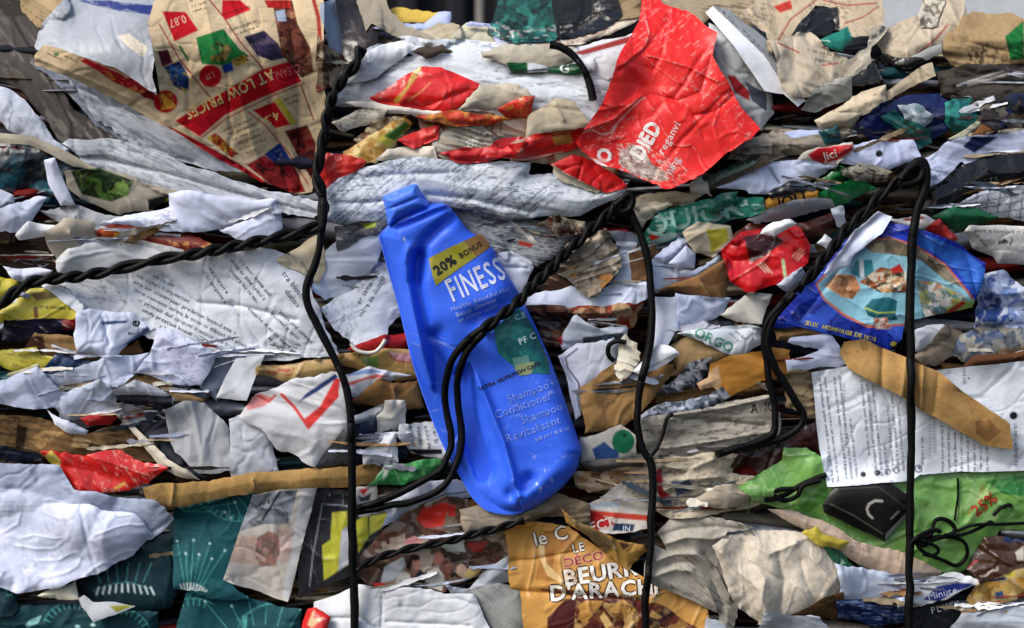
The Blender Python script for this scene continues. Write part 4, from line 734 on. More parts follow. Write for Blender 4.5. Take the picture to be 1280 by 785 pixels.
sheet('paper_sheet', 'cream folded paper end right of the left vertical wire', 'paper', 's', '#d6d2c8', '12:555,495 600,470 605,430 680,420 690,520 570,600', l=5)
sheet('packet_piece', 'navy card ends between white papers left of the bottle', 'packet', 'f', '#1c2740', '12:455,545 560,498 565,625 640,560 695,540 690,665 520,705 460,690', l=1, mat='gloss')
sheet('paper_sheet', 'white folded paper block between navy card ends', 'paper', 's', '#d8dbe0', '12:512,705 518,640 645,568 652,695', l=5)
sheet('newspaper_sheet', 'grey newsprint with bold blurred text against the bottle lower left edge', 'newspaper', 's', '#b9bbc0', '12:688,600 690,530 830,518 890,640 900,690 740,650', mat='news', l=4, pr=[('B',8,80,'#333842','12:700,535 820,525 870,640 740,635',{'lead':1.18}),('P','#14161c','12:700,640 870,640 870,665 760,668')])
sheet('paper_sheet', 'dark grey paper wedge below the red-striped receipt', 'paper', 's', '#5c5e62', '12:280,725 400,560 440,560 440,700 320,715', l=1)
sheet('cardboard_strip', 'long brown cardboard strip running under the papers to the green packet', 'cardboard', 'f', '#a5834f', 'A:181,609 215,602 260,600 320,591 400,586 470,582 500,590 480,603 430,609 330,613 230,634 187,633', mat='card', l=10, g=1, t=6, rim='#6b4c2a', creases=[('03:815,90 800,215',4,2),('03:1180,90 1190,130',4,2)])
sheet('green_packet', 'green leafy packet corner with a white edge below the newsprint', 'packet', 's', '#2f8048', '12:545,790 600,718 860,688 880,725 800,755 13:860,40 700,112 520,115', mat='gloss', l=6, g=1, pr=[('N',['#1f6a38','#2f8048','#5aa860','#3c9050'],9),('P','#cfd2cc','12:545,790 600,718 640,715 590,790 13:600,40 530,115')])
# ---- bottom left
sheet('fabric_bag', 'dark teal patterned bag bulging under the big white sheet', 'bag', 's', '#082d35', '03:360,560 540,490 700,390 800,250 880,260 800,680 620,700 430,690', mat='cloth', l=-6, bulge=10, pr=[('L','#3f8f8c',1.1,'03:440,610 520,580 600,570 700,600'),*[('L','#c8d8d8',2.4,f'03:{450+i*30},{636-abs(4.5-i)*-3-22:.0f} {462+i*27},{600-22+abs(4.5-i)*4:.0f}') for i in range(10)],*[('L','#4fa09c',.9,f'03:{470+i*40},{575-i%2*5} {480+(i-3)*14+i*40},{480}') for i in range(6)]])
TL='#4a9c98'
def rays(c, n, r0, r1, a0, a1, w=1.0, dots=True):
    out = []; cx, cy = c
    for i in range(n):
        a = math.radians(a0 + (a1 - a0) * i / max(1, n - 1)); ra = r1 * (1 - .2 * (i % 2))
        x2, y2 = cx + ra * math.cos(a), cy + ra * math.sin(a)
        out.append(('L', TL, w, f'A:{cx + r0 * math.cos(a):.1f},{cy + r0 * math.sin(a):.1f} {x2:.1f},{y2:.1f}'))
        if dots: out.append(('C', '#b8dcd8', x2, y2, 1.6, 1.6))
    return out
def ticks(c, n, r0, r1, a0, a1, w=2.2, col='#cfdcdc'):
    cx, cy = c; out = []
    for i in range(n):
        a = math.radians(a0 + (a1 - a0) * i / max(1, n - 1))
        out.append(('L', col, w, f'A:{cx + r0 * math.cos(a):.1f},{cy + r0 * math.sin(a):.1f} {cx + r1 * math.cos(a):.1f},{cy + r1 * math.sin(a):.1f}'))
    return out
def arc(c, r, a0, a1, w=1.0):
    cx, cy = c
    return [('L', TL, w, 'A:' + ' '.join(f'{cx + r * math.cos(math.radians(a0 + (a1 - a0) * i / 14)):.1f},{cy + r * math.sin(math.radians(a0 + (a1 - a0) * i / 14)):.1f}' for i in range(15)))]
sheet('fabric_bag', 'teal bag with pale radiating lines and dots beside the magazine page', 'bag', 's', '#0d4f56', '03:820,235 1185,165 1120,400 1050,545 1150,640 990,625 830,595', mat='cloth', l=2, bulge=9, amp=.7, pr=rays((236,760),7,30,85,-100,-58)+ticks((236,760),9,22,31,-110,-45)+arc((300,590),62,60,140)+ticks((300,590),10,55,62,70,135,1.5,TL)+rays((280,600),6,10,60,5,80)+rays((225,640),4,5,70,-30,0))
sheet('fabric_bag', 'teal bag with pale arcs in the bottom row left of the red triangle', 'bag', 's', '#0b474e', '03:795,790 885,625 1130,640 1290,690 13:200,700 160,790', mat='cloth', l=0, bulge=8, amp=.7, pr=arc((240,800),52,-150,-60)+ticks((240,800),9,44,52,-140,-70,1.5,TL)+rays((330,840),6,60,115,-130,-60)+ticks((306,800),5,0,30,-95,-85,1.5,TL)+arc((340,800),45,-170,-90))
sheet('fabric_bag', 'teal bag with white tick marks and dots at the bottom left', 'bag', 's', '#093a42', '03:0,745 70,700 200,690 380,680 560,720 720,700 730,790 0,790', mat='cloth', l=-2, bulge=8, amp=.7, pr=arc((90,790),38,-160,-20)+ticks((90,790),12,30,37,-155,-25,1.6,TL)+arc((150,800),40,-130,-10)+ticks((150,800),9,32,39,-110,-20,1.6,TL)+[('C','#a8d4d0',97,783,3,2),('C','#a8d4d0',116,781,3,2),('P','#8fc4c0','03:118,775 135,750 195,725 180,760 130,785')])
sheet('fabric_bag', 'dark teal bag end at the left edge below the big white sheet', 'bag', 's', '#082c34', '03:0,520 60,640 75,700 40,720 0,740', mat='cloth', l=-6, pr=arc((-5,745),20,-90,0)+ticks((-5,745),5,13,19,-80,-5,1.5,TL))
sheet('paper_slip', 'cream slip sticking out below the big white sheet', 'paper', 'f', '#d8d4bc', '03:185,632 350,572 362,655 290,655', l=6, g=1)
sheet('paper_slip', 'grey slip with a yellow-green end under the cream slip', 'paper', 'f', '#a5a9ac', '03:370,650 400,632 440,665 630,678 540,715 440,752 388,690', l=8, g=0, pr=[('P','#7a7a20','03:510,682 635,676 545,712')])
sheet('paper_sheet', 'bluish underlayer of the big crumpled sheet pair at the bottom left', 'paper', 's', '#aab3ca', '03:0,0 130,28 280,40 350,150 520,170 700,188 805,270 700,360 560,400 0,300', l=4, pr=[('S','#76809a',10,.8,.5,.3,.5)])
sheet('paper_sheet', 'big crumpled white sheet with grey smears at the bottom left corner', 'paper', 's', '#d4daf0', 'A:0,604 54,618 128,637 166,642 192,667 166,693 128,714 75,733 21,743 0,711', l=8, g=0, amp=1.0, bulge=9, tilt=(.03,.13), pr=[('N',['#ccd4ea','#ccd4ea','#a9b2c8','#8d96ac','#c2cae0'],16,'A:20,630 120,640 140,680 90,715 30,710',.22),('S','#6d768c',60,.8,.3,.5,.35)])
sheet('magazine_page', 'magazine page with a grey photo and a portrait lying on the teal bag', 'magazine', 's', '#d6cfc4', 'A:279,725 300,664 316,619 345,613 398,609 385,650 372,702 360,752 318,738', mat='gloss', l=9, g=0, e=.4, amp=.6, pr=[('N',['#8f9298','#aab0bc','#4c4e54','#c4c8d4','#6a6c70'],15,'A:300,664 316,619 372,612 360,655 330,655'),('L','#1c1e24',3,'A:328,650 350,615'),('P','#d3b8a8','A:296,672 322,668 324,706 286,702'),('P','#dcc4b8','A:345,662 368,660 364,700 350,705'),('N',['#8f4a40','#b8786a','#5f5044','#c49484','#a85a50','#d0b0a0','#6b4a40'],6.5,'A:322,672 336,664 348,668 350,690 344,708 326,708 318,694',.85),('N',['#b8a090','#d3b8a8','#8f8078'],8,'A:345,655 366,652 362,668 346,672',.6),('N',['#d3b8a8','#c4a494','#dcc8bc'],9,'A:300,676 318,672 316,700 296,700',.7),('S','#b07a68',10,.8,.4,.4,.5,'A:345,665 366,662 362,702 350,705'),('P','#dfe0e0','A:375,612 398,609 385,650 372,702 360,750 352,745 364,690 372,640')])
sheet('catalogue_page', 'black catalogue page with lime-green panels behind the left vertical wire', 'magazine', 's', '#25262c', '13:195,650 212,460 290,135 445,145 470,280 650,240 590,320 520,430 470,520 310,585', mat='gloss', l=7, g=1, amp=.5, pr=[('L','#9a9ca2',1.4,'13:250,590 265,450 310,205 440,215'),('P','#b9b83a','13:355,245 425,238 432,325 395,375 440,405 430,490 318,562 308,400 348,372'),('P','#b0b034','13:468,285 520,250 526,360 478,435'),('P','#c6c450','13:530,262 640,243 592,312 530,352'),('P','#b4b8c4','13:400,330 435,300 440,480 385,520')])
sheet('printed_scrap', 'white scrap with red and black emblem right of the left vertical wire', 'paper', 'f', '#c4beb4', '13:465,130 565,118 555,205 470,205', l=8, g=1, pr=[('P','#b82a28','13:478,140 530,128 505,165'),('P','#34343a','13:475,165 500,175 540,150 530,190 490,195')])
sheet('paper_sheet', 'white sheet sloping under the two wire ends below the bottle', 'paper', 's', '#ccd2e0', '13:555,195 800,108 990,110 990,170 900,185 760,225 600,305 640,245', l=4, pr=[('L','#5c6478',2,'13:760,215 880,160 985,150')])
sheet('photo_strip', 'crumpled photo strip showing a group of people at a table below the bottle', 'photo', 'c', '#6a5044', '13:465,510 500,440 560,380 700,262 880,185 985,195 1005,340 1165,300 1180,425 1055,545 890,575 880,615 650,615 540,585', mat='gloss', l=6, g=2, amp=.7, pr=[('N',['#2c211d','#5c4438','#8f7a66','#b8a898','#6b4034','#3a2c26'],20),('P','#c02c22','13:750,275 780,225 880,200 905,205 870,320 790,315'),('P','#b02a24','13:895,215 930,210 935,262 900,265'),('P','#cc8a88','13:690,375 740,355 780,370 770,390 700,395'),('C','#c48a78',520.6,704,5.5,8),('C','#2a1f1c',519,697,6,4),('C','#c07c70',548,698,6.5,8),('P','#c8c2b8','13:790,590 800,520 850,505 880,540 870,610'),('P','#b8b2a8','13:650,590 660,520 720,530 720,600'),('P','#1c202c','13:722,560 770,510 790,540 780,615 730,610'),('C','#c8a48e',577,713,6.5,8),('P','#d8b878','13:960,550 1000,495 1055,510 1000,555'),('P','#c2c4c8','13:580,580 600,500 690,450 700,490 640,560'),('P','#d83a34','13:545,575 600,572 615,600 560,600'),('P','#a8b0ac','13:860,400 960,360 980,430 900,425'),('P','#7c1a1a','13:985,400 1020,365 1085,380 1060,430 1010,430'),('P','#1c1818','13:700,500 730,440 720,520')])
sheet('paper_sheet', 'dark beige photo paper edge directly below the bottle base', 'paper', 'c', '#8c8070', '13:970,230 1060,200 1271,190 23:180,165 320,230 260,240 150,190 0,300 13:1150,310 1000,340', mat='dirty', l=2, a=-.15, st=3)
sheet('paper_sheet', 'pale translucent strip between the photo strip and the cookie packet', 'paper', 's', '#b9bec6', '13:890,580 1000,590 1165,455 1185,560 1020,630 930,625', l=5)
sheet('corrugated_sheet', 'grey ridged card left of the cookie packet at the bottom', 'cardboard', 'f', '#9a9b98', '13:985,630 1140,598 1255,608 1265,790 1150,790', l=3, pr=[('S','#5f605e',40,3,.22,.0,.6)])
sheet('paper_sheet', 'white folded sheets spread along the bottom left of centre', 'paper', 's', '#d3d6da', 'A:385,790 395,753 420,745 450,732 560,741 590,744 632,790', l=8, g=1, amp=.7, creases=[('13:590,620 585,785',-4,2),('13:350,740 480,735 560,785',-5,2),('13:610,755 1000,775',-4,2)])
sheet('packet_piece', 'red triangular packet tip with a cream fold at the bottom left of centre', 'packet', 's', '#c21d1c', '13:175,790 238,688 272,678 345,738 275,785', mat='foil', l=9, g=0, pr=[('P','#c8a880','13:240,770 262,715 275,700 268,740 320,735 260,785')])
# ---- bottom middle and right
sheet('printed_packet', 'cream and brown printed packet top right of the bottle base', 'packet', 'c', '#b39a7c', '23:290,55 400,55 560,40 645,15 668,50 545,125 400,140 305,118', mat='gloss', l=2, pr=[('N',['#c7b59c','#8f5c30','#5c3c24','#d8ccb8','#b08a5c'],15,'23:300,40 560,50 480,125 300,120'),('P','#cfc3b4','23:545,60 650,20 650,60 560,110')])
sheet('newspaper_sheet', 'white newspaper corner with a red band and red block letters by the central wire', 'newspaper', 's', '#cfc8be', '23:335,225 480,128 665,58 645,305 570,335 380,340', mat='news', l=5, g=1, amp=.7, pr=[('P','#c44434','23:330,230 480,245 645,258 645,285 480,272 340,245'),('P','#b02428','23:340,262 390,238 485,300 378,338'),('T','ECT','23:420,300',17,-15,'#e6d6cc',{'b':.02}),('P','#2a3a58','23:480,295 575,300 565,335 468,330'),('T','IN','23:535,320',10,0,'#c8d0da'),('B',6,-65,'#4a4640','23:500,110 640,90 640,150 520,160'),('P','#bcc6d0','23:360,205 500,190 500,225 360,225')])
sheet('paper_wad', 'dark tan crumpled strips above the cookie packet', 'paper', 'w', '#776a58', '23:0,300 100,215 180,158 245,170 340,230 350,300 420,400 340,340 250,260 150,265 60,300', mat='dirty', l=5, a=-.3, st=3)
sheet('cookie_packet', 'golden cookie packet with white block letters and chocolate chunks at the bottom', 'packet', 's', '#c99347', '23:-40,310 180,285 265,318 430,425 545,510 640,570 720,600 850,640 915,700 905,800 55,800 40,620 0,600', mat='gloss', l=9, g=0, amp=.6, step=1.2, creases=[('23:0,610 250,625 620,655',-6,3),('23:0,470 100,465 300,425',-4,2)],
 pr=[('P','#a9702c','23:110,560 150,330 260,330 300,400 200,430 190,520 240,570'),('P','#dcb87c','23:120,380 145,370 160,480 245,565 235,580 165,540 130,460'),
 ('T','le C','23:180,352',25,-14,'#2c1a10',{'b':.07,'o':-.12}),('T','le C','23:180,352',25,-14,'#e6dccb',{'b':.015}),
 ('T','LE','23:310,408',15,-14,'#2c1a10',{'b':.09,'o':-.12}),('T','LE','23:310,408',15,-14,'#eee4d4',{'b':.02}),
 ('T','DÉCO','23:335,462',15,-12,'#d8a08c',{'b':.08,'o':-.12,'sq':1.2}),('T','DÉCO','23:335,462',15,-12,'#9c2c24',{'b':.015,'sq':1.2}),
 ('T','BEURR','23:415,525',28,-9,'#3a1c10',{'b':.09,'o':-.12,'sq':1.05}),('T','BEURR','23:415,525',28,-9,'#f0ebe2',{'b':.03,'sq':1.05}),
 ('T',"D'ARACHI",'23:430,605',27,-4,'#3a1c10',{'b':.09,'o':-.12,'sq':1.05}),('T',"D'ARACHI",'23:430,605',27,-4,'#f0ebe2',{'b':.03,'sq':1.05}),
 ('P','#5c2818','23:130,600 330,610 640,650 620,672 300,640 140,612'),('B',6,8,'#e8dcc8','23:480,615 640,640 640,670 520,650',{'lead':1.2}),('B',6,-20,'#d8ccb8','23:640,620 720,590 730,620 660,670',{'lead':1.2}),
 ('N',['#3a120e','#5a1c14','#6b2a1a','#3a120e','#a8783c','#d0a868','#6b3418'],18,'23:175,790 165,740 250,650 300,640 560,655 680,670 730,690 800,750 880,790'),('P','#c08a44','23:310,680 345,655 430,660 380,720 345,760 320,740'),('P','#d8b06a','23:410,735 430,710 470,770 440,790'),('P','#c99a54','23:640,730 655,700 700,735 680,745'),('P','#4a140f','23:165,740 250,650 300,650 290,790 165,790'),('N',['#9c7030','#5a3014','#c99a54'],8,'23:440,690 520,650 580,700 500,760',.8)])
sheet('packet_flap', 'olive-gold folded packet flap over the cookie packet corner', 'packet', 'm', '#a07a3c', '23:230,225 330,300 480,380 610,395 625,420 605,440 545,515 430,432 340,352 260,300', mat='gloss', l=8, g=1, amp=.8, pr=[('P','#74603c','23:240,250 330,300 480,382 470,410 430,430 340,350'),('P','#4a2c14','23:500,385 560,395 520,420')])
sheet('newspaper_bundle', 'grey smeared newsprint pleats right of the central wire at the bottom', 'newspaper', 'l', '#a8a194', '23:640,490 660,400 740,430 690,345 760,285 950,278 1125,322 1000,345 960,400 975,490 1045,650 1010,790 930,790 960,700 850,645 700,595 640,560', mat='news', terr=False, l=6, g=3, a=.45, st=5, amp=1.1, bulge=14, creases=[('23:680,470 760,440 860,440 950,500 1020,640',6,4),('23:660,510 760,475 850,480 930,550 990,680',-6,4),('23:660,545 760,510 840,520 910,590 960,700',6,4),('23:720,390 820,360 940,370 1000,350',6,4),('23:700,350 800,320 950,310 1080,320',-5,4),('23:900,440 980,540 1040,660',-6,4)], pr=[('S','#4a4540',38,2.2,.16,.35,.7),('S','#cfc8bb',38,2.2,.2,.4,.5)])
sheet('paper_wad', 'beige crumpled newsprint heap right of the central wire above the pleats', 'newspaper', 'l', '#b3a894', '22:650,700 950,665 1075,672 23:1000,70 1110,80 1120,140 1240,148 1200,185 1000,235 880,268 740,262 680,215 655,120 660,20', mat='dirty', l=5, amp=1.2, a=-.25, st=2.5, bulge=10, creases=[('23:700,150 820,90 960,80',6,5),('23:760,250 900,190 1000,150 1110,140',-6,5),('22:700,720 820,740 940,690',6,4),('23:690,60 780,70 840,40',-5,4)], pr=[('S','#4a443c',-18,1,.3,.2,.7),('P','#a82428','23:660,50 700,40 705,140 745,170 690,185'),('P','#33405e','23:740,100 830,92 850,140 770,170 760,130'),('S','#6d6558',-18,.5,.3,.2,.5)])
sheet('paper_strip', 'long beige twisted paper strip pointing at the black cord', 'paper', 'c', '#a39785', '23:860,180 960,110 1030,95 1060,130 1245,145 1260,165 1100,200 1000,235 880,215', mat='dirty', l=7, g=0, a=-.05, st=4, amp=.7)
sheet('plastic_scrap', 'dark maroon plastic between the twisted wire end and green bag', 'plastic', 's', '#2e0f0d', '32:-40,650 150,600 300,500 330,620 350,730 250,650 33:90,60 60,80 0,30 32:-90,720', mat='foil', l=-4)
sheet('plastic_bag', 'large light green plastic bag spread under the text page and black wallet', 'bag', 's', '#74a654', '23:1060,120 1150,70 1271,10 32:160,640 260,650 340,700 33:345,110 740,75 1271,55 1271,330 1150,330 1060,460 960,520 850,540 720,450 500,400 330,290 200,245 0,190 23:1100,260 1130,180', mat='foil', l=3, g=2, amp=1.0, bulge=8, pr=[('S','#3c7a2c',-48,.5,.3,.15,.75,'33:70,120 180,0 250,20 180,110'),('S','#3c7a2c',-48,.5,.28,.05,.8,'33:870,170 960,90 1060,80 980,200'),('S','#3c7a2c',-48,.5,.28,.1,.8,'33:1160,270 1271,170 1271,290'),('S','#b84a2a',-45,.3,.25,-.1,.9,'33:1000,260 1070,120 1170,180 1050,270'),('T','25%','33:1085,205',20,-38,'#b03a22',{'b':.03}),('P','#2f7a38','33:1090,100 1271,70 1271,170 1180,160'),('P','#4a8a34','33:180,250 350,110 360,180 240,260'),('S','#c0d8a0',-30,2,1,.4,.4)])
sheet('plastic_strip', 'beige-pink lower band of film running below the green bag', 'film', 's', '#c0a994', '33:75,235 200,238 330,282 500,392 720,438 880,520 740,592 500,488 340,385 200,300', mat='foil', l=6, g=1, amp=.6, pr=[('S','#7a5c48',15,.6,.3,.3,.6)])
sheet('wallet', 'black worn wallet with a pale crescent mark lying on the green bag', 'wallet', 'x', '#1a1716', '33:332,205 392,118 640,100 732,168 735,245 622,384 340,245', mat='gloss', l=10, g=0, e=.3, t=9, bulge=6, rim='#0c0b0b', step=1.1, pr=[('P','#0d0c0d','33:335,210 345,240 620,380 700,290 690,250 615,345 370,205'),('P','#8f9088','33:625,345 728,240 732,250 622,382'),('L','#5c564e',1.6,'33:365,205 480,262 610,345'),('L','#4a443c',1.2,'33:395,135 590,125 722,225'),('L','#b9b5ac',3.2,'33:608,192 575,190 548,205 537,228 545,255 562,270'),('L','#8f8b84',2,'33:650,275 685,240')])
sheet('paper_bag', 'big beige crumpled paper bag at the bottom right of centre', 'bag', 'c', '#c6bcac', '23:955,410 1010,362 1180,330 33:0,330 60,325 200,335 270,360 345,405 400,470 462,578 385,640 200,722 0,762 23:1160,745 1080,705 1040,640 975,490', l=12, g=2, mat='dirty', a=.8, st=1.4, amp=.8, bulge=14, creases=[('33:10,400 80,440 200,390 260,360',7,7),('33:120,440 150,560 130,720',-7,6),('33:200,380 300,480 400,600',7,6),('33:0,470 60,560 40,700',6,6),('33:230,470 250,560 300,660',-6,6),('23:980,430 1060,520 1150,600 1200,740',7,6),('23:1080,380 1120,480 1250,560',-6,6)], pr=[('S','#8d8474',50,1,.5,.4,.35)])
sheet('plastic_scrap', 'dark green plastic wedge beside the big beige paper bag', 'plastic', 's', '#155a38', '33:345,405 420,445 490,510 430,505 385,470', mat='foil', l=3)
sheet('paper_wad', 'yellow-olive scrap above the dark green wedge', 'paper', 'w', '#b5a23c', '33:245,345 310,330 340,370 440,385 400,410 330,390', l=8, amp=.5)
sheet('paper_sheet', 'bluish white folded sheets right of the big beige paper bag', 'paper', 's', '#c4ccdf', '33:415,620 430,595 400,500 460,520 620,535 725,590 745,660 430,660', l=4)
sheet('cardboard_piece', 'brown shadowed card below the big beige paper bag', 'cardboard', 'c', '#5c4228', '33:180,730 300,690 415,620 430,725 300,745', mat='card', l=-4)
sheet('magazine', 'navy magazine spine with pale lines at the bottom right', 'magazine', 'c', '#15234a', '33:415,668 560,672 725,680 740,745 600,755 425,735', mat='gloss', l=4, a=.05, st=4, pr=[('S','#7f9acc',3,2,.25,.25,.7)])
sheet('magazine', 'curved white magazine fold with navy lettered band at the bottom right', 'magazine', 's', '#dfe1e4', '33:678,660 760,580 860,545 950,530 1065,552 1060,575 1000,600 880,668 745,690 680,680', mat='gloss', l=8, g=0, amp=.5, pr=[('P','#1e2c78','33:800,655 865,590 960,572 1000,575 1050,582 940,620 880,660'),('T','Minute','33:890,622',13,-14,'#c4cce4'),('P','#aeb0b4','33:880,655 1000,600 1060,575 1060,590 960,650')])
sheet('magazine', 'black printed strip with white letters below the curved magazine fold', 'magazine', 's', '#15161c', '33:745,700 880,668 1020,648 1045,690 960,745 760,790 740,760', mat='gloss', l=6, g=1, pr=[('T','PLUS','33:890,690',12,-14,'#c6c8cc',{'sp':.12}),('T','DEAL','33:950,672',10,-14,'#b0b2b8')])
sheet('printed_wrapper', 'tan and yellow colourful wrapper at the right edge near the bottom', 'wrapper', 'c', '#a8823c', '33:1025,650 1090,560 1220,495 1271,540 1275,690 1130,705', mat='gloss', l=5, pr=[('N',['#8f6a2c','#c9a45a','#b8862c','#d8c08a','#6a3a24'],15),('P','#c4b440','33:1170,520 1220,490 1230,545 1190,550'),('P','#1c2c5a','33:1100,560 1190,545 1180,560 1110,570'),('P','#a8301c','33:1090,670 1160,655 1170,690 1110,700'),('P','#2a5a80','33:1135,620 1170,610 1180,645 1140,650')])
sheet('plastic_scrap', 'dark brown crumpled film above the colourful wrapper at the right edge', 'plastic', 'w', '#40281c', '33:1030,500 1100,370 1271,380 1271,480 1220,490 1080,570', mat='foil', l=3, pr=[('P','#0f2450','33:1180,350 1271,335 1271,380 1180,385'),('P','#c9c2b4','33:1230,430 1271,400 1271,470 1240,470'),('L','#a8282c',3,'33:975,525 1050,470')])
sheet('paper_sheet', 'bluish grey crumpled film along the bottom right corner', 'film', 'c', '#a4abb5', '33:860,790 1000,712 1130,700 1271,682 1271,790', mat='foil', l=4)
sheet('paper_sheet', 'grey-white folded sheets along the bottom edge under the big beige bag', 'paper', 'c', '#b7bdc6', '23:905,790 930,738 1000,762 33:0,790 60,738 130,732 300,745 490,790', l=6, a=.15, st=3)
# ---- right
sheet('mesh_sheet', 'white sheet printed with a black grid at the right edge', 'paper', 's', '#ccd2de', '31:935,215 1100,140 1271,108 1271,295 1130,265', l=6, g=1, amp=.6, pr=[*[('L','#333845',1.1,f'31:{960+i*52},{118+i*-4} {915+i*56},{300}') for i in range(8)],*[('L','#333845',1.1,f'31:930,{222+i*32} 1080,{165+i*30} 1300,{110+i*38}') for i in range(5)]])
sheet('green_packet', 'green packet fold under the black-grid sheet at the right', 'packet', 's', '#155c36', '31:845,268 950,213 1060,238 1155,272 960,335 880,305', mat='foil', l=6, g=1)
sheet('paper_roll', 'white rolled cup end with a red tip right of the right wire knot', 'cup', 's', '#c9cbcc', '31:645,282 800,268 865,300 825,335 720,315', l=5, bulge=9, amp=.6, pr=[('P','#7c1c1c','31:700,275 800,262 810,275 720,285')])
sheet('packet_piece', 'small red crumpled tip above the blue comic cover', 'packet', 'w', '#c0302a', '31:825,340 885,288 945,368 905,385', mat='foil', l=6, amp=.6)
sheet('receipt', 'white curled receipt with grey print at the right edge', 'receipt', 's', '#d0cfcc', '31:988,330 1020,298 1150,305 1271,318 1275,495 1150,485 1130,450 1030,412', l=10, g=0, e=.5, amp=.6, bulge=8, mat='news', pr=[('B',7,2,'#55534c','31:1030,310 1271,330 1271,370 1040,340',{'lead':1.25}),('B',7,50,'#7a6a40','31:1000,330 1060,330 1100,400 1060,410',{'lead':1.2}),('N',['#d0cfcc','#2c2c30','#d0cfcc'],7,'31:1150,375 1220,360 1210,415 1150,410')])
sheet('paper_wad', 'blue-white crumpled foil paper right of the comic cover', 'paper', 'w', '#a9b6d6', '31:1040,560 1190,530 1260,610 1271,600 1271,785 32:1150,120 1060,50 31:1070,680', l=3, pr=[('N',['#24407c','#a9b6d6','#6a80b4','#d5dbe8','#1c2c58'],13)])
sheet('paper_sheet', 'white paper flap tucked under the blue comic cover right of the wire', 'paper', 's', '#c9cdd6', '32:740,95 880,58 905,92 865,145 765,180', l=3)
sheet('paper_wad', 'grey-tan twisted paper lumps under the blue comic cover', 'paper', 'c', '#857768', '32:760,215 900,88 972,108 965,195 870,238', mat='dirty', l=5, amp=.9)
sheet('newspaper_sheet', 'grey newsprint crumples above the text page at the right edge', 'newspaper', 'c', '#8a9098', '32:960,200 990,110 1090,60 1271,85 1271,165 1090,210 1030,240', mat='news', l=2, pr=[('N',['#8a9098','#4a5a80','#a9a494','#5c636c'],14)])
sheet('cardboard_strip', 'rust-brown card edge above the text page at the right', 'cardboard', 'f', '#5c3a26', '32:1005,245 1050,205 1271,155 1271,205 1030,265', mat='card', l=4)
sheet('cardboard_piece', 'brown card scrap under the left end of the blue comic cover', 'cardboard', 'f', '#7a5a3a', '32:125,85 330,62 340,112 190,125 140,128', mat='card', l=3)
sheet('paper_roll', 'lavender rolled paper layers left of the brown cardboard strap', 'paper', 's', '#b9c0d8', '32:180,145 190,128 345,115 385,160 420,230 400,245 185,270 175,220 300,180', l=3, a=.05, st=4, amp=.8, pr=[('P','#20242c','32:180,195 300,172 310,182 190,215')])
sheet('paper_wad', 'tan crumpled wad between wire loops and the text page', 'paper', 'w', '#a08c6c', '32:170,290 280,278 300,460 265,470 165,435 150,340', mat='dirty', l=3)
sheet('comic_cover', 'blue comic magazine cover with a colourful oval picture right of centre', 'magazine', 's', '#1a32a8', 'A:950,416 962,395 985,372 1020,348 1058,300 1100,276 1130,280 1160,290 1200,306 1232,330 1226,360 1215,385 1130,402 1128,424 1112,438 1088,428 1050,421 1002,408 968,410', mat='gloss', l=8, g=0, e=.5, amp=.8, step=1.1, bulge=9, creases=[('A:1000,400 1040,350 1080,290',-5,6),('A:1200,300 1215,340 1222,380',-6,6)],
 pr=[('N',['#16279a','#1a32a8','#2444c8','#16279a','#3a62d8'],26),('P','#2f66c8','31:760,335 860,365 1000,430 1130,540 1060,640 960,520 840,430 770,400'),
 ('P','#c86a50','31:295,580 330,540 400,480 500,405 550,372 640,358 760,392 905,485 1015,615 1062,692 1045,728 900,738 780,770 540,785 425,728 335,655'),
 ('P','#8cc4d8','31:306,582 400,492 505,412 555,382 640,368 758,402 898,494 1005,620 1050,690 1038,718 900,728 780,760 540,772 432,718 342,648'),
 ('N',['#5c5142','#847660','#a89c80','#6b604c'],14,'31:520,402 556,382 640,368 760,402 898,494 985,600 900,560 790,470 720,450 560,430'),
 ('N',['#a0603a','#c48858','#7c4a2c','#d0a070'],10,'31:340,590 400,530 480,540 510,600 470,650 420,640'),('P','#2c7c8c','31:455,525 490,470 560,465 575,545 500,550'),('P','#d2dce0','31:500,470 520,465 525,548 505,548'),
 ('N',['#c08a50','#2c2a28','#d8c8a8','#a8582c','#e0d8c8'],8,'31:500,570 600,500 720,520 720,620 600,620'),('P','#b82c24','31:645,510 690,485 710,520 660,530'),
 ('P','#1c6470','31:525,690 560,650 640,640 680,660 670,720 600,735 540,725'),('L','#a8b858',2.2,'31:525,690 590,715 665,712'),('P','#17525e','31:540,725 670,715 680,748 600,750'),('N',['#a84a38','#d0a080','#c8c0b8'],6,'31:565,740 630,735 650,790 580,790'),
 ('N',['#d8d8d4','#6a8c90','#a8b05c','#c88a60','#3c7c88','#e4e0d4'],10,'31:770,560 860,570 1000,640 1030,700 800,750'),('P','#8fae5c','31:900,690 1040,650 1048,700 960,720'),('P','#a02c20','31:905,710 985,655 1000,670 930,720'),
 ('T','JEUX  HOMMAGE DE NOS','32:415,88',7.4,13.5,'#d8c840',{'b':.03,'sq':1.02}),('C','#d8c840',1117,430,4,3)])
sheet('paper_sheet', 'lavender-white folded strip across the top left of the blue comic cover', 'paper', 's', '#cdd5ec', '31:330,528 400,440 480,330 590,240 655,268 605,342 482,442 462,492 345,535', l=8, g=0, amp=.8)
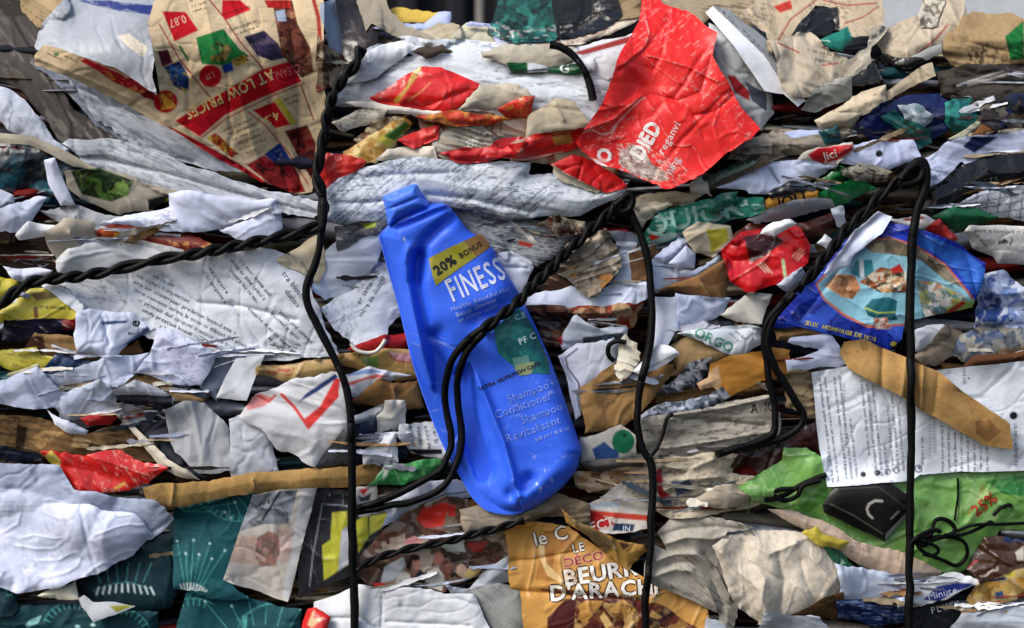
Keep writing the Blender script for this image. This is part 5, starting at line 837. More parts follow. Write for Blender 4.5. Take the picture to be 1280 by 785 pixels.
sheet('text_page', 'white printed page pair with sideways rows of text at the right edge', 'page', 's', '#dfe5ee', 'A:1014,466 1060,457 1130,461 1170,463 1280,447 1280,588 1200,590 1150,594 1138,601 1035,609 1024,560', l=10, g=0, e=.3, amp=.55, step=1.3, t=1.5, creases=[('A:1136,462 1139,600',-4,6),('A:1100,480 1118,520 1110,600',-3,8)],
 pr=[('B',5.7,-97.5,'#3f4658','A:1020,474 1032,468 1055,600 1040,604',{'lead':1.18,'rag':.1}),('B',5.7,-97,'#3f4658','A:1038,470 1052,466 1075,596 1058,600',{'lead':1.18}),('B',5.7,-96,'#4f5668','A:1072,474 1090,480 1112,592 1090,596',{'lead':1.18}),('B',5.7,-95,'#4f5668','A:1108,490 1128,500 1134,588 1112,590',{'lead':1.18}),('B',5.7,-91,'#3f4658','A:1144,540 1160,545 1160,580 1144,582',{'lead':1.18}),('B',5.9,-91,'#3f4658','A:1174,530 1200,540 1236,560 1234,588 1174,590',{'lead':1.35}),('B',8,-91,'#4f5668','A:1264,528 1280,528 1280,582 1264,584'),('B',8,-92,'#8a92a4','A:1180,458 1210,456 1210,484 1190,476'),
 *[('C','#5c6270',1055+i*.08,480+i*4.2,.9,.9) for i in range(26)],*[('C','#5c6270',1162.5,510+i*4.2,.9,.9) for i in range(16)],
 ('C','#14161c',1267,519.5,5,5),('C','#2c2f38',1079,593,3.6,3.6),('C','#2c2f38',1097,591,4,3.6),('C','#5c6270',1110,590,4,4),('C','#dfe5ee',1110,590,2.4,2.4),('C','#5c6270',1121,588,4,4),('C','#dfe5ee',1121,588,2.4,2.4),('C','#4a5060',1148,586,5,5),('C','#dfe5ee',1148,586,3.2,3.2),('C','#4a5060',1149,585,1.8,1.8),('C','#33363e',1211,473,1.3,1.3)])
sheet('cardboard_strap', 'brown cardboard strap lying diagonally over the white text page', 'cardboard', 'f', '#a5814f', '32:408,190 430,138 530,128 600,168 740,218 800,250 880,290 1060,418 1200,518 1217,642 1080,622 960,552 830,472 620,352 450,262', mat='card', l=12, g=0, e=.5, t=5, amp=.8, rim='#6d4f2c', creases=[('32:610,170 605,350',-6,4),('32:720,220 700,400',4,5),('32:800,255 790,450',6,4),('32:980,370 1080,500',-5,5),('32:870,300 850,470',-3,4)], pr=[('P','#7c5c38','32:500,135 540,130 545,180 510,178',.6),('P','#6f4a2c','32:1040,510 1110,500 1160,560 1100,610 1050,570',.7)])
# loose pieces on top
sheet('paper_wad', 'cream crumpled knot of paper caught on the thin central wire', 'paper', 'w', '#c9c1b0', '22:515,130 560,92 602,130 592,222 565,275 520,320 480,275 478,230', mat='dirty', l=5, g=0, e=1.5)
sheet('paper_slip', 'white folded paper slip with a dark line caught on the central wire', 'paper', 's', '#e0e4ec', '22:565,282 640,182 690,160 740,168 778,200 680,262 600,293', l=9, g=0, amp=.7, pr=[('L','#3c4250',1.4,'22:600,280 690,235 770,195')])
sheet('crisp_packet', 'large bright red crumpled crisp packet with white lettering at the top centre', 'packet', 's', '#e3231f', 'A:806,0 827,5 862,16 898,39 893,70 910,102 926,134 951,160 942,172 908,191 882,216 870,224 833,240 811,228 792,218 770,212 755,210 728,188 720,177 731,160 747,134 763,99 779,62 798,27', mat='gloss', l=22, g=0, e=.9, amp=.75, step=1.2, t=2.2, tuck=-2, bulge=10, tilt=(.0,.10), rim='#d8c4bc',
 creases=[('20:720,100 660,190 620,230 600,250 500,330',-3.5,3),('20:620,70 640,150 620,220 520,300',4,4),('20:640,260 820,310 960,380',3,3),('20:930,270 880,430 780,470 640,440',-3,4),('20:330,610 470,560 600,450',3,3),('20:1030,450 950,520 850,540',-3.5,3),('20:760,470 850,540 900,640',-3,4)],
 pr=[('S','#f0b8b0',-40,1.2,.16,.62,.6),('S','#b01414',25,1,.5,.55,.4),('P','#d8d4cc','21:440,20 520,60 570,95 640,105 720,150 840,90 860,60 700,45 600,30'  ,.0),
 ('T','DIED','A:807,175',26,-60,'#efe6e0',{'b':.05,'sq':.82}),('T','JO','A:754,196',25,-58,'#efe6e0',{'b':.05,'sq':.85}),('T','reganvi','A:836,172',14,-60,'#e8c8c4',{'b':.015}),('T','rning','A:839,209',14,-60,'#e8c8c4',{'b':.015}),
 ('N',['#8f8a80','#c9c2b4','#4a463e','#d8d2c6','#7c766a'],5,'A:775,190 790,180 806,188 815,205 830,214 835,226 812,226 790,216 773,204',.85),('S','#cfc6ba',30,.25,.2,.1,.8,'A:770,180 800,178 860,210 858,232 820,232 775,212'),
 ('S','#d8c4b4',-35,.5,.18,.35,.8,'A:730,178 745,150 780,158 785,180 760,180 740,185'),('L','#d8b8a8',1.6,'A:727,166 740,162 752,168 764,166 770,158'),('L','#d8b8a8',1.3,'A:766,160 785,140 800,125 806,122')])
KEEP = ['A:880,428 990,428 990,495 880,490', 'A:800,240 1000,215 1000,290 800,320', 'A:760,400 860,400 860,460 760,460', 'A:1000,455 1030,455 1045,612 1005,612', 'A:470,225 560,225 640,300 740,560 720,620 640,655 560,600', 'A:720,0 960,0 960,170 860,250 720,210', 'A:180,0 410,0 395,245 330,235 180,130', 'A:1010,440 1290,440 1290,610 1020,615', 'A:960,270 1240,270 1240,440 950,430', 'A:625,640 890,640 890,790 625,790', 'A:935,560 1290,560 1290,720 1100,715 960,660', 'A:90,330 420,325 420,450 90,400', 'A:0,600 200,600 200,745 0,745', 'A:210,610 480,610 480,760 210,790', 'A:0,785 400,785 400,700 0,740', 'A:880,650 1070,650 1070,780 900,790', 'A:50,555 215,560 215,630 80,625', 'A:1000,410 1110,410 1280,560 1200,580', 'A:395,85 800,85 800,245 395,205', 'A:-10,-10 420,0 420,260 330,255 120,210 50,190 -10,150', 'A:380,735 640,735 640,790 380,790', 'A:900,285 1035,285 1020,370 900,365', 'A:460,60 740,60 740,110 430,125', 'A:420,205 760,205 760,270 420,290', 'A:270,450 445,450 445,580 210,580']
def shreds():
    rng = np.random.default_rng(77); Vs, Fs, Cs = [], [], []; n = 0
    pal = ['#d8dbe4', '#c9cfe0', '#c4b8a0', '#b09a78', '#8c6c46', '#d9d2c4', '#b4b8c4', '#7a7c86', '#7c2a24', '#aab4d0', '#33404c', '#c9cfe0', '#3a3230', '#e2e4e8', '#9a8a70']
    low = boxblur(boxblur(H, 9), 9) - H
    keep = [P(k) for k in KEEP]
    tries = 0; made = 0
    while made < 560 and tries < 40000:
        tries += 1
        cx = rng.uniform(0, 1280); cy = rng.uniform(55, 785)
        i = int((cx - HX0) / HS); j = int((cy - HY0) / HS)
        if low[j, i] < rng.uniform(1.5, 10): continue
        if any(inside(np.array([cx]), np.array([cy]), k)[0] for k in keep): continue
        w = rng.uniform(14, 75) if rng.random() < .8 else rng.uniform(50, 95); h = rng.uniform(2.2, 9)
        if made % 5 < 3: w, h = rng.uniform(35, 125), rng.uniform(1.6, 4.2)
        nx, ny = int(w / 2.2) + 3, max(3, int(h / 1.8) + 1)
        v, u = np.mgrid[0:ny, 0:nx]; u = u / (nx - 1) - .5; v = v / (ny - 1) - .5
        jag = 1 - .55 * np.abs(2 * u) ** 3 + np.interp(u * w, np.arange(-80, 81, 6.5), rng.normal(0, .32, 25)) + np.interp(u * w, np.arange(-80, 81, 2.5), rng.normal(0, .1, 65))
        a = rng.normal(-.06, .12 if h < 4.3 else .22); bend = rng.normal(0, .07)
        lx = u * w; ly = v * h * jag + bend * w * (u * u - .1)
        X = cx + lx * math.cos(a) - ly * math.sin(a); Y = cy + lx * math.sin(a) + ly * math.cos(a)
        base = samp(H, X, Y, HX0, HY0, HS)
        if np.percentile(base, 95) - np.percentile(base, 5) > 17: continue
        q = np.percentile(base, 70)
        Z = np.minimum(np.maximum(base + .8, q - 6), base + 16) * .5 + .5 * (q + 1) + rng.uniform(-4, 2) + rng.normal(0, .5) * h * v * 1.4 + 1.5 * tin(X, Y, 12, rng)
        W = world(X.ravel(), Y.ravel(), Z.ravel()); I = np.arange(nx * ny).reshape(ny, nx)
        f = np.stack([I[:-1, :-1], I[1:, :-1], I[1:, 1:], I[:-1, 1:]], -1).reshape(-1, 4)
        W2 = W.copy(); W2[:, 1] += .0005                # the back of the scrap
        Vs += [W, W2]; Fs += [f + n, f[:, ::-1] + n + len(W)]; n += 2 * len(W)
        c = lin(pal[rng.integers(len(pal))]) * rng.uniform(.75, 1.05)
        cc = c * (1 + .12 * vnoise(X, Y, 8, rng).ravel())[:, None]
        Cs += [cc, cc]; made += 1
    o = mesh_obj('paper_shreds', np.concatenate(Vs), Fs, np.concatenate(Cs), MAT['paper'])
    tag(o, 'thin torn shreds of paper pressed into the seams between the layers', 'paper shreds', kind='stuff')
shreds()


# ================================================================== the flattened bottle
def make_bottle():
    name = 'shampoo_bottle'
    root = bpy.data.objects.new(name, None); COL.objects.link(root)
    o0 = world(np.array([640.]), np.array([640.]), np.array([20.]))[0]
    root.location = o0.tolist(); root['_o'] = o0.tolist(); root.empty_display_size = .02
    tag(root, 'crushed bright blue shampoo bottle strapped to the bale by twisted black wire', 'bottle')
    body = P('A:484,283 489,277 500,272 516,262 534,256 547,254 560,257 573,272 586,288 602,298 616,310 626,330 646,362 666,400 690,455 711,515 722,546 727,561 725,570 721,586 707,605 690,620 668,634 648,642 628,643 610,639 602,634 590,622 577,600 566,582 556,562 545,538 530,498 515,452 505,412 497,380 487,346 476,305 474,294')
    cap = P('A:479,246 492,240 508,233 520,230 525,237 531,246 537,256 534,262 516,268 498,276 486,282 484,274 481,258')
    # where it rests
    i0, i1, j0, j1 = hwin(470, 730, 230, 645)
    Hb = boxblur(boxblur(maxfilt(np.maximum(H, BASE)[j0:j1, i0:i1], 2), 16), 16)
    wx, wy = HX0 + i0 * HS, HY0 + j0 * HS
    def solid(nm, poly, zfun, back, R, step, col, label=None, rough=0.):
        rng = np.random.default_rng(5)
        q = []
        n = len(poly)
        for k in range(n):                       # rounded outline
            p0, p1, p2, p3 = poly[k - 1], poly[k], poly[(k + 1) % n], poly[(k + 2) % n]
            for t in np.arange(4) / 4:
                q.append(.5 * (2 * p1 + (p2 - p0) * t + (2 * p0 - 5 * p1 + 4 * p2 - p3) * t * t + (3 * p1 - p0 - 3 * p2 + p3) * t ** 3))
        poly = np.array(q)
        x0, y0 = poly.min(0) - 2 * step; x1, y1 = poly.max(0) + 2 * step
        nx = int((x1 - x0) / step) + 2; ny = int((y1 - y0) / step) + 2
        jj, ii = np.mgrid[0:ny, 0:nx]; X = x0 + ii * step; Y = y0 + jj * step
        ins = inside(X, Y, poly); dist, bx, by = polydist(X, Y, poly)
        quad = ins[:-1, :-1] | ins[1:, :-1] | ins[:-1, 1:] | ins[1:, 1:]
        X = np.where(ins, X, bx); Y = np.where(ins, Y, by); d = np.where(ins, dist, 0)
        prof = np.sqrt(np.clip(1 - (1 - np.clip(d / R, 0, 1)) ** 2, 0, 1))
        Zf, Zm = zfun(X, Y, d, prof); Zb = Zm - back * prof
        Zf = np.where(d <= 0, Zm, Zf)
        used = np.zeros(X.shape, bool)
        used[:-1, :-1] |= quad; used[1:, :-1] |= quad; used[:-1, 1:] |= quad; used[1:, 1:] |= quad
        idx = -np.ones(X.shape, int); idx[used] = np.arange(used.sum()); n = used.sum()
        f = np.stack([idx[:-1, :-1], idx[1:, :-1], idx[1:, 1:], idx[:-1, 1:]], -1)[quad]
        V = np.concatenate([world(X[used], Y[used], Zf[used]), world(X[used], Y[used], Zb[used])])
        C = np.broadcast_to(lin(col), (2 * n, 3)).copy(); r9 = np.random.default_rng(9); sc = np.zeros(n)
        for an, ln_, wd_ in ((-65, 34, 1.6), (20, 26, 1.5), (-20, 12, 2.2)):       # scuffs and scratches
            aa_ = math.radians(an); xu, yu = X[used], Y[used]
            f_ = vnoise((xu * math.cos(aa_) + yu * math.sin(aa_)) / ln_ * 10, (-xu * math.sin(aa_) + yu * math.cos(aa_)) / wd_ * 10, 10, r9)
            sc = np.maximum(sc, np.clip((f_ - .72) / .2, 0, 1) * np.clip(vnoise(xu, yu, 45, r9) * 1.6, 0, 1) * .32)
        for (mx_, my_, mr_) in ((676, 612, 2.2), (680, 588, 1.8), (671, 605, 1.5), (690, 600, 1.6), (606, 640, 2), (505, 300, 2), (560, 540, 1.6), (640, 600, 1.4)):
            sc = np.maximum(sc, np.clip(1.4 - np.hypot(X[used] - mx_, (Y[used] - my_) * .6) / mr_, 0, 1) * .8 * np.clip(.5 + vnoise(X[used], Y[used], 2.5, r9), 0, 1))
        C[:n] = C[:n] * (1 - sc[:, None]) + lin('#cfdcf4') * sc[:, None]
        ed = np.concatenate([f[:, [0, 1]], f[:, [1, 2]], f[:, [2, 3]], f[:, [3, 0]]])
        be = ed[~np.isin(ed[:, 0] * n + ed[:, 1], ed[:, 1] * n + ed[:, 0])]
        side = np.stack([be[:, 1], be[:, 0], be[:, 0] + n, be[:, 1] + n], 1)
        o = mesh_obj(nm, V, [f, f[:, ::-1] + n, side], C, MAT['bottle'], root)
        px, py, pz = X[used], Y[used], Zf[used]
        hi = np.clip(np.round((px - HX0) / HS).astype(int), 0, HW - 1); hj = np.clip(np.round((py - HY0) / HS).astype(int), 0, HH - 1)
        np.maximum.at(H, (hj, hi), pz); COV[hj, hi] = True
        return o, (Zf, x0, y0, step, poly)
    def line(X, Y, s): return polydist(X, Y, P(s), False)[0]
    def side(X, Y, s):
        p = P(s); d, bx, by = polydist(X, Y, p, False)
        v = p[-1] - p[0]; return np.sign((X - bx) * v[1] - (Y - by) * v[0]) * d     # >0 right of a downward line
    rng = np.random.default_rng(3)
    def zbody(X, Y, d, prof):
        zm = samp(Hb, X, Y, wx, wy, HS) + 9
        z = zm + 30 * prof
        sd = side(X, Y, 'A:500,290 512,330 518,380 530,440 548,500 560,545')
        # left wall of the squeezed bottle leans away to the left, beyond a sunken fold
        z -= np.clip((-sd - 2) * .75, 0, 27) * np.clip((560 - Y) / 60, 0, 1)
        z -= 17 * np.exp(-(line(X, Y, 'A:524,322 520,352 530,400 542,450 556,500 562,540') / 9.) ** 2)
        z += 4 * np.exp(-(line(X, Y, 'A:512,310 505,330 514,380 526,430 540,480') / 6.) ** 2)
        # sunken shoulder arc
        z -= 10 * np.exp(-(line(X, Y, 'A:566,272 545,288 530,304 522,325 522,350') / 7.) ** 2)
        # collar ledge under the neck
        z -= 5 * np.exp(-(line(X, Y, 'A:496,285 520,276 545,265 562,259') / 2.6) ** 2)
        z += 5 * np.exp(-(line(X, Y, 'A:494,279 518,270 543,259 556,256') / 3.2) ** 2)
        # dent by the wire and the creases that run down from it
        z -= 18 * np.exp(-(line(X, Y, 'A:545,420 552,445 561,470 570,500') / 10.) ** 2)
        z -= 27 * np.exp(-(line(X, Y, 'A:578,470 584,510 594,552 606,590') / 9.) ** 2)
        s2 = side(X, Y, 'A:588,452 608,500 630,555 648,620')
        ridge = np.exp(-(s2 / 5.) ** 2) * np.clip((Y - 445) / 40, 0, 1)
        z += 9 * ridge
        z -= np.clip(-s2 * .75, 0, 24) * np.clip((Y - 430) / 70, 0, 1)
        z -= 10 * np.exp(-(line(X, Y, 'A:640,618 652,608 662,600') / 9.) ** 2)
        z -= 4 * np.exp(-(line(X, Y, 'A:700,600 672,622 664,632') / 8.) ** 2)
        z += 4 * np.exp(-(line(X, Y, 'A:560,395 600,380 640,372') / 22.) ** 2)
        z -= 12 * np.exp(-(line(X, Y, 'A:596,398 620,392 655,362') / 13.) ** 2)
        z += .9 * tin(X, Y, 46, rng) + .35 * tin(X, Y, 18, rng) + .8 * vnoise(X, Y, 30, rng)
        return np.maximum(z, zm + .6), zm
    def zcap(X, Y, d, prof):
        zm = samp(Hb, X, Y, wx, wy, HS) + 14
        z = zm + 24 * prof
        z -= 2.5 * np.exp(-(line(X, Y, 'A:484,262 505,254 524,246 534,250') / 1.8) ** 2)
        z -= 3 * np.exp(-(line(X, Y, 'A:519,232 527,246 535,258') / 2.2) ** 2)
        z += .4 * vnoise(X, Y, 14, rng)
        return z, zm
    capo, cs = solid('cap', cap, zcap, 12, 13, .9, '#4276f0')
    bo, bs = solid('body', body, zbody, 14, 26, 1.1, '#3064ea')
    def lie(x, y, off):
        Z, x0, y0, st, poly = bs; return samp(Z, x, y, x0, y0, st) + off
    def patch(nm, col, pts, mat, pr=(), off=.6, label=None):
        poly = P(pts); st = 1.0
        x0, y0 = poly.min(0) - 2; x1, y1 = poly.max(0) + 2
        jj, ii = np.mgrid[0:int(y1 - y0) + 2, 0:int(x1 - x0) + 2]; X = x0 + ii * st; Y = y0 + jj * st
        poly2 = roughen(poly, np.random.default_rng(2), .25)
        ins = inside(X, Y, poly2); dist, bx, by = polydist(X, Y, poly2)
        quad = ins[:-1, :-1] | ins[1:, :-1] | ins[:-1, 1:] | ins[1:, 1:]
        X = np.where(ins, X, bx); Y = np.where(ins, Y, by)
        Z = lie(X, Y, off)
        C = np.broadcast_to(lin(col), X.shape + (3,)).copy(); C = C * (1 + .08 * vnoise(X, Y, 12, rng))[..., None]
        txt = []; C = printing(C, X, Y, pr, np.random.default_rng(4), None, txt)
        used = np.zeros(X.shape, bool)
        used[:-1, :-1] |= quad; used[1:, :-1] |= quad; used[:-1, 1:] |= quad; used[1:, 1:] |= quad
        idx = -np.ones(X.shape, int); idx[used] = np.arange(used.sum())
        f = np.stack([idx[:-1, :-1], idx[1:, :-1], idx[1:, 1:], idx[:-1, 1:]], -1)[quad]
        o = mesh_obj(nm, world(X[used], Y[used], Z[used]), [f], C[used], MAT[mat], root)
        if label: o['label'] = label
        return o, txt
    def letters(nm, specs, off=.9, parent=root):
        vs, fs, cs_ = [], [], []; n = 0
        for s, at, size, ang, hx, o in specs:
            p = P(at)[0]; g = text_geo(s, p[0], p[1], size, ang, o.get('sq', 1), True, o.get('sp', .07), o.get('b', 0))
            poly = bs[4]; m = inside(g[0][:, 0], g[0][:, 1], poly); keep = m[g[1]].all(1)
            W = world(g[0][:, 0], g[0][:, 1], lie(g[0][:, 0], g[0][:, 1], off))
            f = g[1][keep]
            if len(f) == 0: continue
            nn = np.cross(W[f[0][1]] - W[f[0][0]], W[f[0][2]] - W[f[0][0]])
            if nn[1] > 0: f = f[:, ::-1]
            vs.append(W); fs.append(f + n); cs_.append(np.broadcast_to(lin(hx), (len(W), 3))); n += len(W)
        return mesh_obj(nm, np.concatenate(vs), fs, np.concatenate(cs_), MAT['gloss'], parent)
    st, _ = patch('sticker', '#8f8a22', 'A:536,323 560,310 585,299 600,292 611,303 613,309 596,321 570,338 545,357 541,345', 'gloss', [('P', '#7a5a2c', 'A:578,300 600,290 614,303 615,310 596,322 588,312')], .5, 'olive-yellow bonus sticker rubbed brown at its right end')
    lb, _ = patch('label', '#125f66', 'A:617,412 632,398 648,385 658,394 672,420 686,452 688,468 668,466 650,470 640,456 622,440', 'gloss', [('N', ['#0f5560', '#166a6c', '#2a8478', '#125f66'], 12), ('P', '#5c8c84', 'A:640,448 660,444 664,462 646,468'), ('P', '#8a9a70', 'A:640,470 646,456 668,452 664,468')], .5, 'dark teal panel scuffed at its lower edge')
    letters('lettering', [('20%', 'A:556,331', 17, -34, '#0e1018', {'b': .05}), ('BONUS', 'A:588,312', 9.5, -31, '#2c2418', {'b': .03})], 1.0, st)
    letters('lettering', [('C.E', 'A:650,395', 10, -20, '#a8c8cc', {'b': .02}), ('PF C', 'A:659,423', 11, -24, '#b4d0d2', {'b': .03})], 1.0, lb)
    letters('lettering', [
        ('FINESSE', 'A:601,346', 41, -24, '#dde4fa', {'sq': .56, 'b': .012, 'sp': .12}),
        ('Healthy Beautiful Hair', 'A:601,373', 8.2, -20, '#8fa6ee', {'b': .01}), ('Beaux cheveux', 'A:595,384', 8.2, -22, '#a9bcf4', {'b': .01}), ('en pleine santé', 'A:597,391', 8.2, -22, '#8fa6ee', {'b': .01}),
        ('Shampoo+', 'A:664,488', 14, -20, '#86a2f2', {'b': .004}), ('Conditioner', 'A:654,506', 14.5, -20, '#86a2f2', {'b': .004}),
        ('Shampoo', 'A:677,516', 14, -20, '#86a2f2', {'b': .004}), ('Revitalisant', 'A:666,536', 14.5, -20, '#86a2f2', {'b': .004}), ('300 ml / 10 fl oz', 'A:690,542', 6.5, -20, '#a3baf6', {'b': .01})])
    letters('print_line', [('ULTRA NUTRITION CARE', 'A:637,470', 6.2, -23, '#2a2c3c', {'b': .05, 'sq': 1.1})], .8)
    return root
make_bottle()

# ================================================================== wires
def spline(p, step=2.5):
    p = np.array(p, float); q = []
    n = len(p)
    for k in range(n - 1):
        p0 = p[max(k - 1, 0)]; p1 = p[k]; p2 = p[k + 1]; p3 = p[min(k + 2, n - 1)]
        m = max(2, int(np.hypot(*(p2 - p1)[:2]) / step))
        for t in np.arange(m) / m:
            q.append(.5 * (2 * p1 + (p2 - p0) * t + (2 * p0 - 5 * p1 + 4 * p2 - p3) * t * t + (3 * p1 - p0 - 3 * p2 + p3) * t ** 3))
    q.append(p[-1]); return np.array(q)
def rest(xy, r, smooth, lift=0., sink=0.):
    i = np.clip(((xy[:, 0] - HX0) / HS).astype(int), 2, HW - 3); j = np.clip(((xy[:, 1] - HY0) / HS).astype(int), 2, HH - 3)
    M = np.maximum(H, -20); k = max(1, int(r / HS))
    z = np.max([M[np.clip(j + b, 0, HH - 1), np.clip(i + a, 0, HW - 1)] for a in range(-k, k + 1) for b in range(-k, k + 1)], 0)
    w = max(1, smooth)
    zz = np.array([z[max(0, q - w // 2):q + w // 2 + 1].max() for q in range(len(z))])
    zs = zz.copy()
    for _ in range(3): zs = np.array([zs[max(0, q - w):q + w + 1].mean() for q in range(len(zs))])
    return np.maximum(zs, z - sink) + r * .85 + lift
def tube(pts3, r, name, mat, parent, col='#020203', sides=10, rng=None, cap=True):
    """pts3 in face units"""
    W = world(pts3[:, 0], pts3[:, 1], pts3[:, 2]); n = len(W)
    T = np.gradient(W, axis=0); T /= np.linalg.norm(T, axis=1)[:, None] + 1e-12
    up = np.array([0, -1, 0.]); A = np.cross(T, up); A /= np.linalg.norm(A, axis=1)[:, None] + 1e-9; B = np.cross(A, T)
    a = np.arange(sides) / sides * 2 * np.pi
    rr = r * S * (np.ones(n) if rng is None else 1 + .07 * np.interp(np.arange(n), np.arange(0, n + 9, 9), rng.normal(size=len(np.arange(0, n + 9, 9)))))
    V = W[:, None] + rr[:, None, None] * (np.cos(a)[None, :, None] * A[:, None] + np.sin(a)[None, :, None] * B[:, None])
    V = V.reshape(-1, 3); k = np.arange(n - 1)[:, None] * sides; s = np.arange(sides)[None]
    f = np.stack([k + s, k + (s + 1) % sides, k + sides + (s + 1) % sides, k + sides + s], -1).reshape(-1, 4)
    e0 = np.array([[0, (i + 1) % sides, i] if False else [0, i + 1, i] for i in range(1, sides - 1)]); e1 = np.array([[0, i, i + 1] for i in range(1, sides - 1)]) + (n - 1) * sides
    C = np.broadcast_to(lin(col), (len(V), 3))
    nn = np.cross(V[f[0][1]] - V[f[0][0]], V[f[0][2]] - V[f[0][0]]); cen = W[:1].mean(0)
    if np.dot(nn, V[f[0]].mean(0) - (W[0] + W[1]) / 2) < 0: f = f[:, ::-1]
    return mesh_obj(name, V, [f, e0, e1], C, MAT[mat], parent)
def wire_root(label, p, group=None):
    o = bpy.data.objects.new('baling_wire', None); COL.objects.link(o)
    w = world(np.array([p[0]]), np.array([p[1]]), np.array([10.]))[0]
    o.location = w.tolist(); o['_o'] = w.tolist(); o.empty_display_size = .02
    return tag(o, label, 'wire', group or 'black wires strapping the bale')
wr = np.random.default_rng(11)
def path3(s, r, smooth=10, lift=0, sink=0.):
    q = spline(P(s)); dd_ = np.arange(len(q)); q = q + np.stack([np.interp(dd_, np.arange(0, len(q) + 14, 7), wr.normal(0, .55, len(np.arange(0, len(q) + 14, 7)))) for _ in (0, 1)], 1); z = rest(q, r, smooth, lift, sink); return np.column_stack([q, z])
def mark(p3, r):
    for x, y, z in p3[::1]:
        i = int((x - HX0) / HS); j = int((y - HY0) / HS); k = max(1, int(r / HS))
        if 3 < i < HW - 4 and 3 < j < HH - 4:
            H[j - k:j + k + 1, i - k:i + k + 1] = np.maximum(H[j - k:j + k + 1, i - k:i + k + 1], z + r * .8); COV[j - k:j + k + 1, i - k:i + k + 1] = True
def twist(p3, r, pitch, parent, fade=(0, 0), rng=None):
    d = np.concatenate([[0], np.cumsum(np.hypot(*np.diff(p3[:, :2], axis=0).T))])
    T = np.gradient(p3[:, :2], axis=0); T /= np.linalg.norm(T, axis=1)[:, None] + 1e-9; Nn = np.stack([-T[:, 1], T[:, 0]], 1)
    for s in (0, math.pi):
        ph = d / pitch * 2 * math.pi + s + .9 * np.sin(d / 31. + 1) + 1.1 * np.sin(d / 83.)
        q = p3.copy(); q[:, :2] += Nn * (np.cos(ph) * r * .95)[:, None]; q[:, 2] += np.sin(ph) * r * .95
        tube(q, r, 'strand', 'wire', parent, rng=rng)
wr = np.random.default_rng(11)
# left, level: doubled, then twisted
o = wire_root('twisted black wire running level from the left edge to the knot', (0, 382))
p = path3('A:-60,416 0,381 22,362 45,351 95,346 145,337 200,325 250,316 300,306 350,296 385,287 402,281', 9, 16, 2)
twist(p, 4.1, 62, o, rng=wr); mark(p, 9)
# left, upright
o = wire_root('black wire running upright down the whole left third', (440, 785))
p = path3('A:398,276 404,262 401,238 396,215 404,172 413,130 430,96 446,78 452,60', 8, 12, 2); twist(p, 4.0, 54, o, rng=wr); mark(p, 8)
p = path3('A:402,240 405,262 402,285 399,310 392,335 384,355 383,371 390,392 404,420 420,452 431,480 437,510 440,560 440,640 441,700 443,745 444,840', 5.5, 26, 1)
tube(p, 4.9, 'strand', 'wire', o, rng=wr); mark(p, 5.6)
# on the bottle
o = wire_root('twisted black wire crossing the blue bottle diagonally and splitting into two ends', (600, 415))
p = path3('A:785,247 776,254 764,263 748,279 722,302 700,324 680,345 660,364 640,384 622,399 602,413', 8, 14, 1.5); twist(p, 4.0, 44, o, rng=wr); mark(p, 8)
p1 = path3('A:606,409 590,420 576,434 564,452 558,472 556,492 559,520 563,548 562,567 553,585 530,600 505,613 475,626 446,637', 5, 14, 2)
p2 = path3('A:604,416 592,428 582,440 577,455 573,475 572,500 575,525 577,550 573,572 564,595 550,612 530,622 505,629 475,635 446,640', 5, 14, 2)
tube(p1, 4.4, 'strand', 'wire', o, rng=wr); tube(p2, 4.4, 'strand', 'wire', o, rng=wr); mark(p1, 5); mark(p2, 5)
p = path3('A:768,258 778,250 786,243 791,250 786,262 776,266 770,262', 4.6, 8, 4); tube(p, 4.4, 'knot_loop', 'wire', o, rng=wr)
# thin central
o = wire_root('single black wire running upright right of the bottle to the bottom edge', (806, 785))
p = path3('A:782,248 786,256 793,275 803,300 810,330 814,365 815,395 813,425 807,452 800,485 797,515 799,545 806,566 813,580 816,610 814,660 811,710 807,750 806,840', 5, 20, 1)
tube(p, 4.7, 'strand', 'wire', o, rng=wr); mark(p, 5.4)
p = path3('A:812,572 822,560 829,542 833,524 840,518', 2.2, 6, 1); tube(p, 2.4, 'wire_end', 'wire', o)
p = path3('A:782,428 772,426 763,430 760,438 762,447 768,452', 3, 6, 3); tube(p, 3.0, 'hook', 'wire', o)
# short wire over the top bundle
o = wire_root('thin black wire bending over the white bundle left of the red crisp packet', (745, 130))
p = path3('A:688,56 700,58 714,66 726,80 734,96 739,112 742,126', 4, 12, 1); tube(p, 4.6, 'strand', 'wire', o, rng=wr)
# right diagonal with loops
o = wire_root('black wire knotted at the upper right, sloping down into two hanging loops', (965, 480))
p = path3('A:1158,203 1146,208 1128,222 1108,240 1088,258 1068,278 1048,300 1030,322 1012,345 996,362', 8, 14, 2); twist(p, 4.0, 54, o, rng=wr); mark(p, 8)
p1 = path3('A:1000,356 984,372 970,388 960,402 955,420 956,442 961,472 967,502 970,525 968,540 957,549 935,556 915,562 896,568', 5, 14, 1.5)
p2 = path3('A:994,366 980,382 968,398 961,415 960,436 968,456 980,478 994,500 1004,516 1001,530 988,542 968,550 946,556 925,561', 5, 14, 4)
tube(p1, 4.4, 'strand', 'wire', o, rng=wr); mark(p1, 5); tube(p2, 4.4, 'strand', 'wire', o, rng=wr)
p = path3('A:1124,226 1134,213 1146,206 1154,212 1150,224 1138,230 1126,232', 4.5, 8, 4); tube(p, 4.6, 'knot_loop', 'wire', o, rng=wr)
# right upright
o = wire_root('straight black wire running upright near the right edge to the bottom', (1138, 785))
p = path3('A:1130,222 1142,206 1152,202 1158,212 1156,236 1149,258 1143,278 1140,310 1138,360 1138,420 1139,500 1139,580 1138,650 1137,720 1136,840', 5.8, 30, 1)
tube(p, 5.2, 'strand', 'wire', o, rng=wr); mark(p, 6)
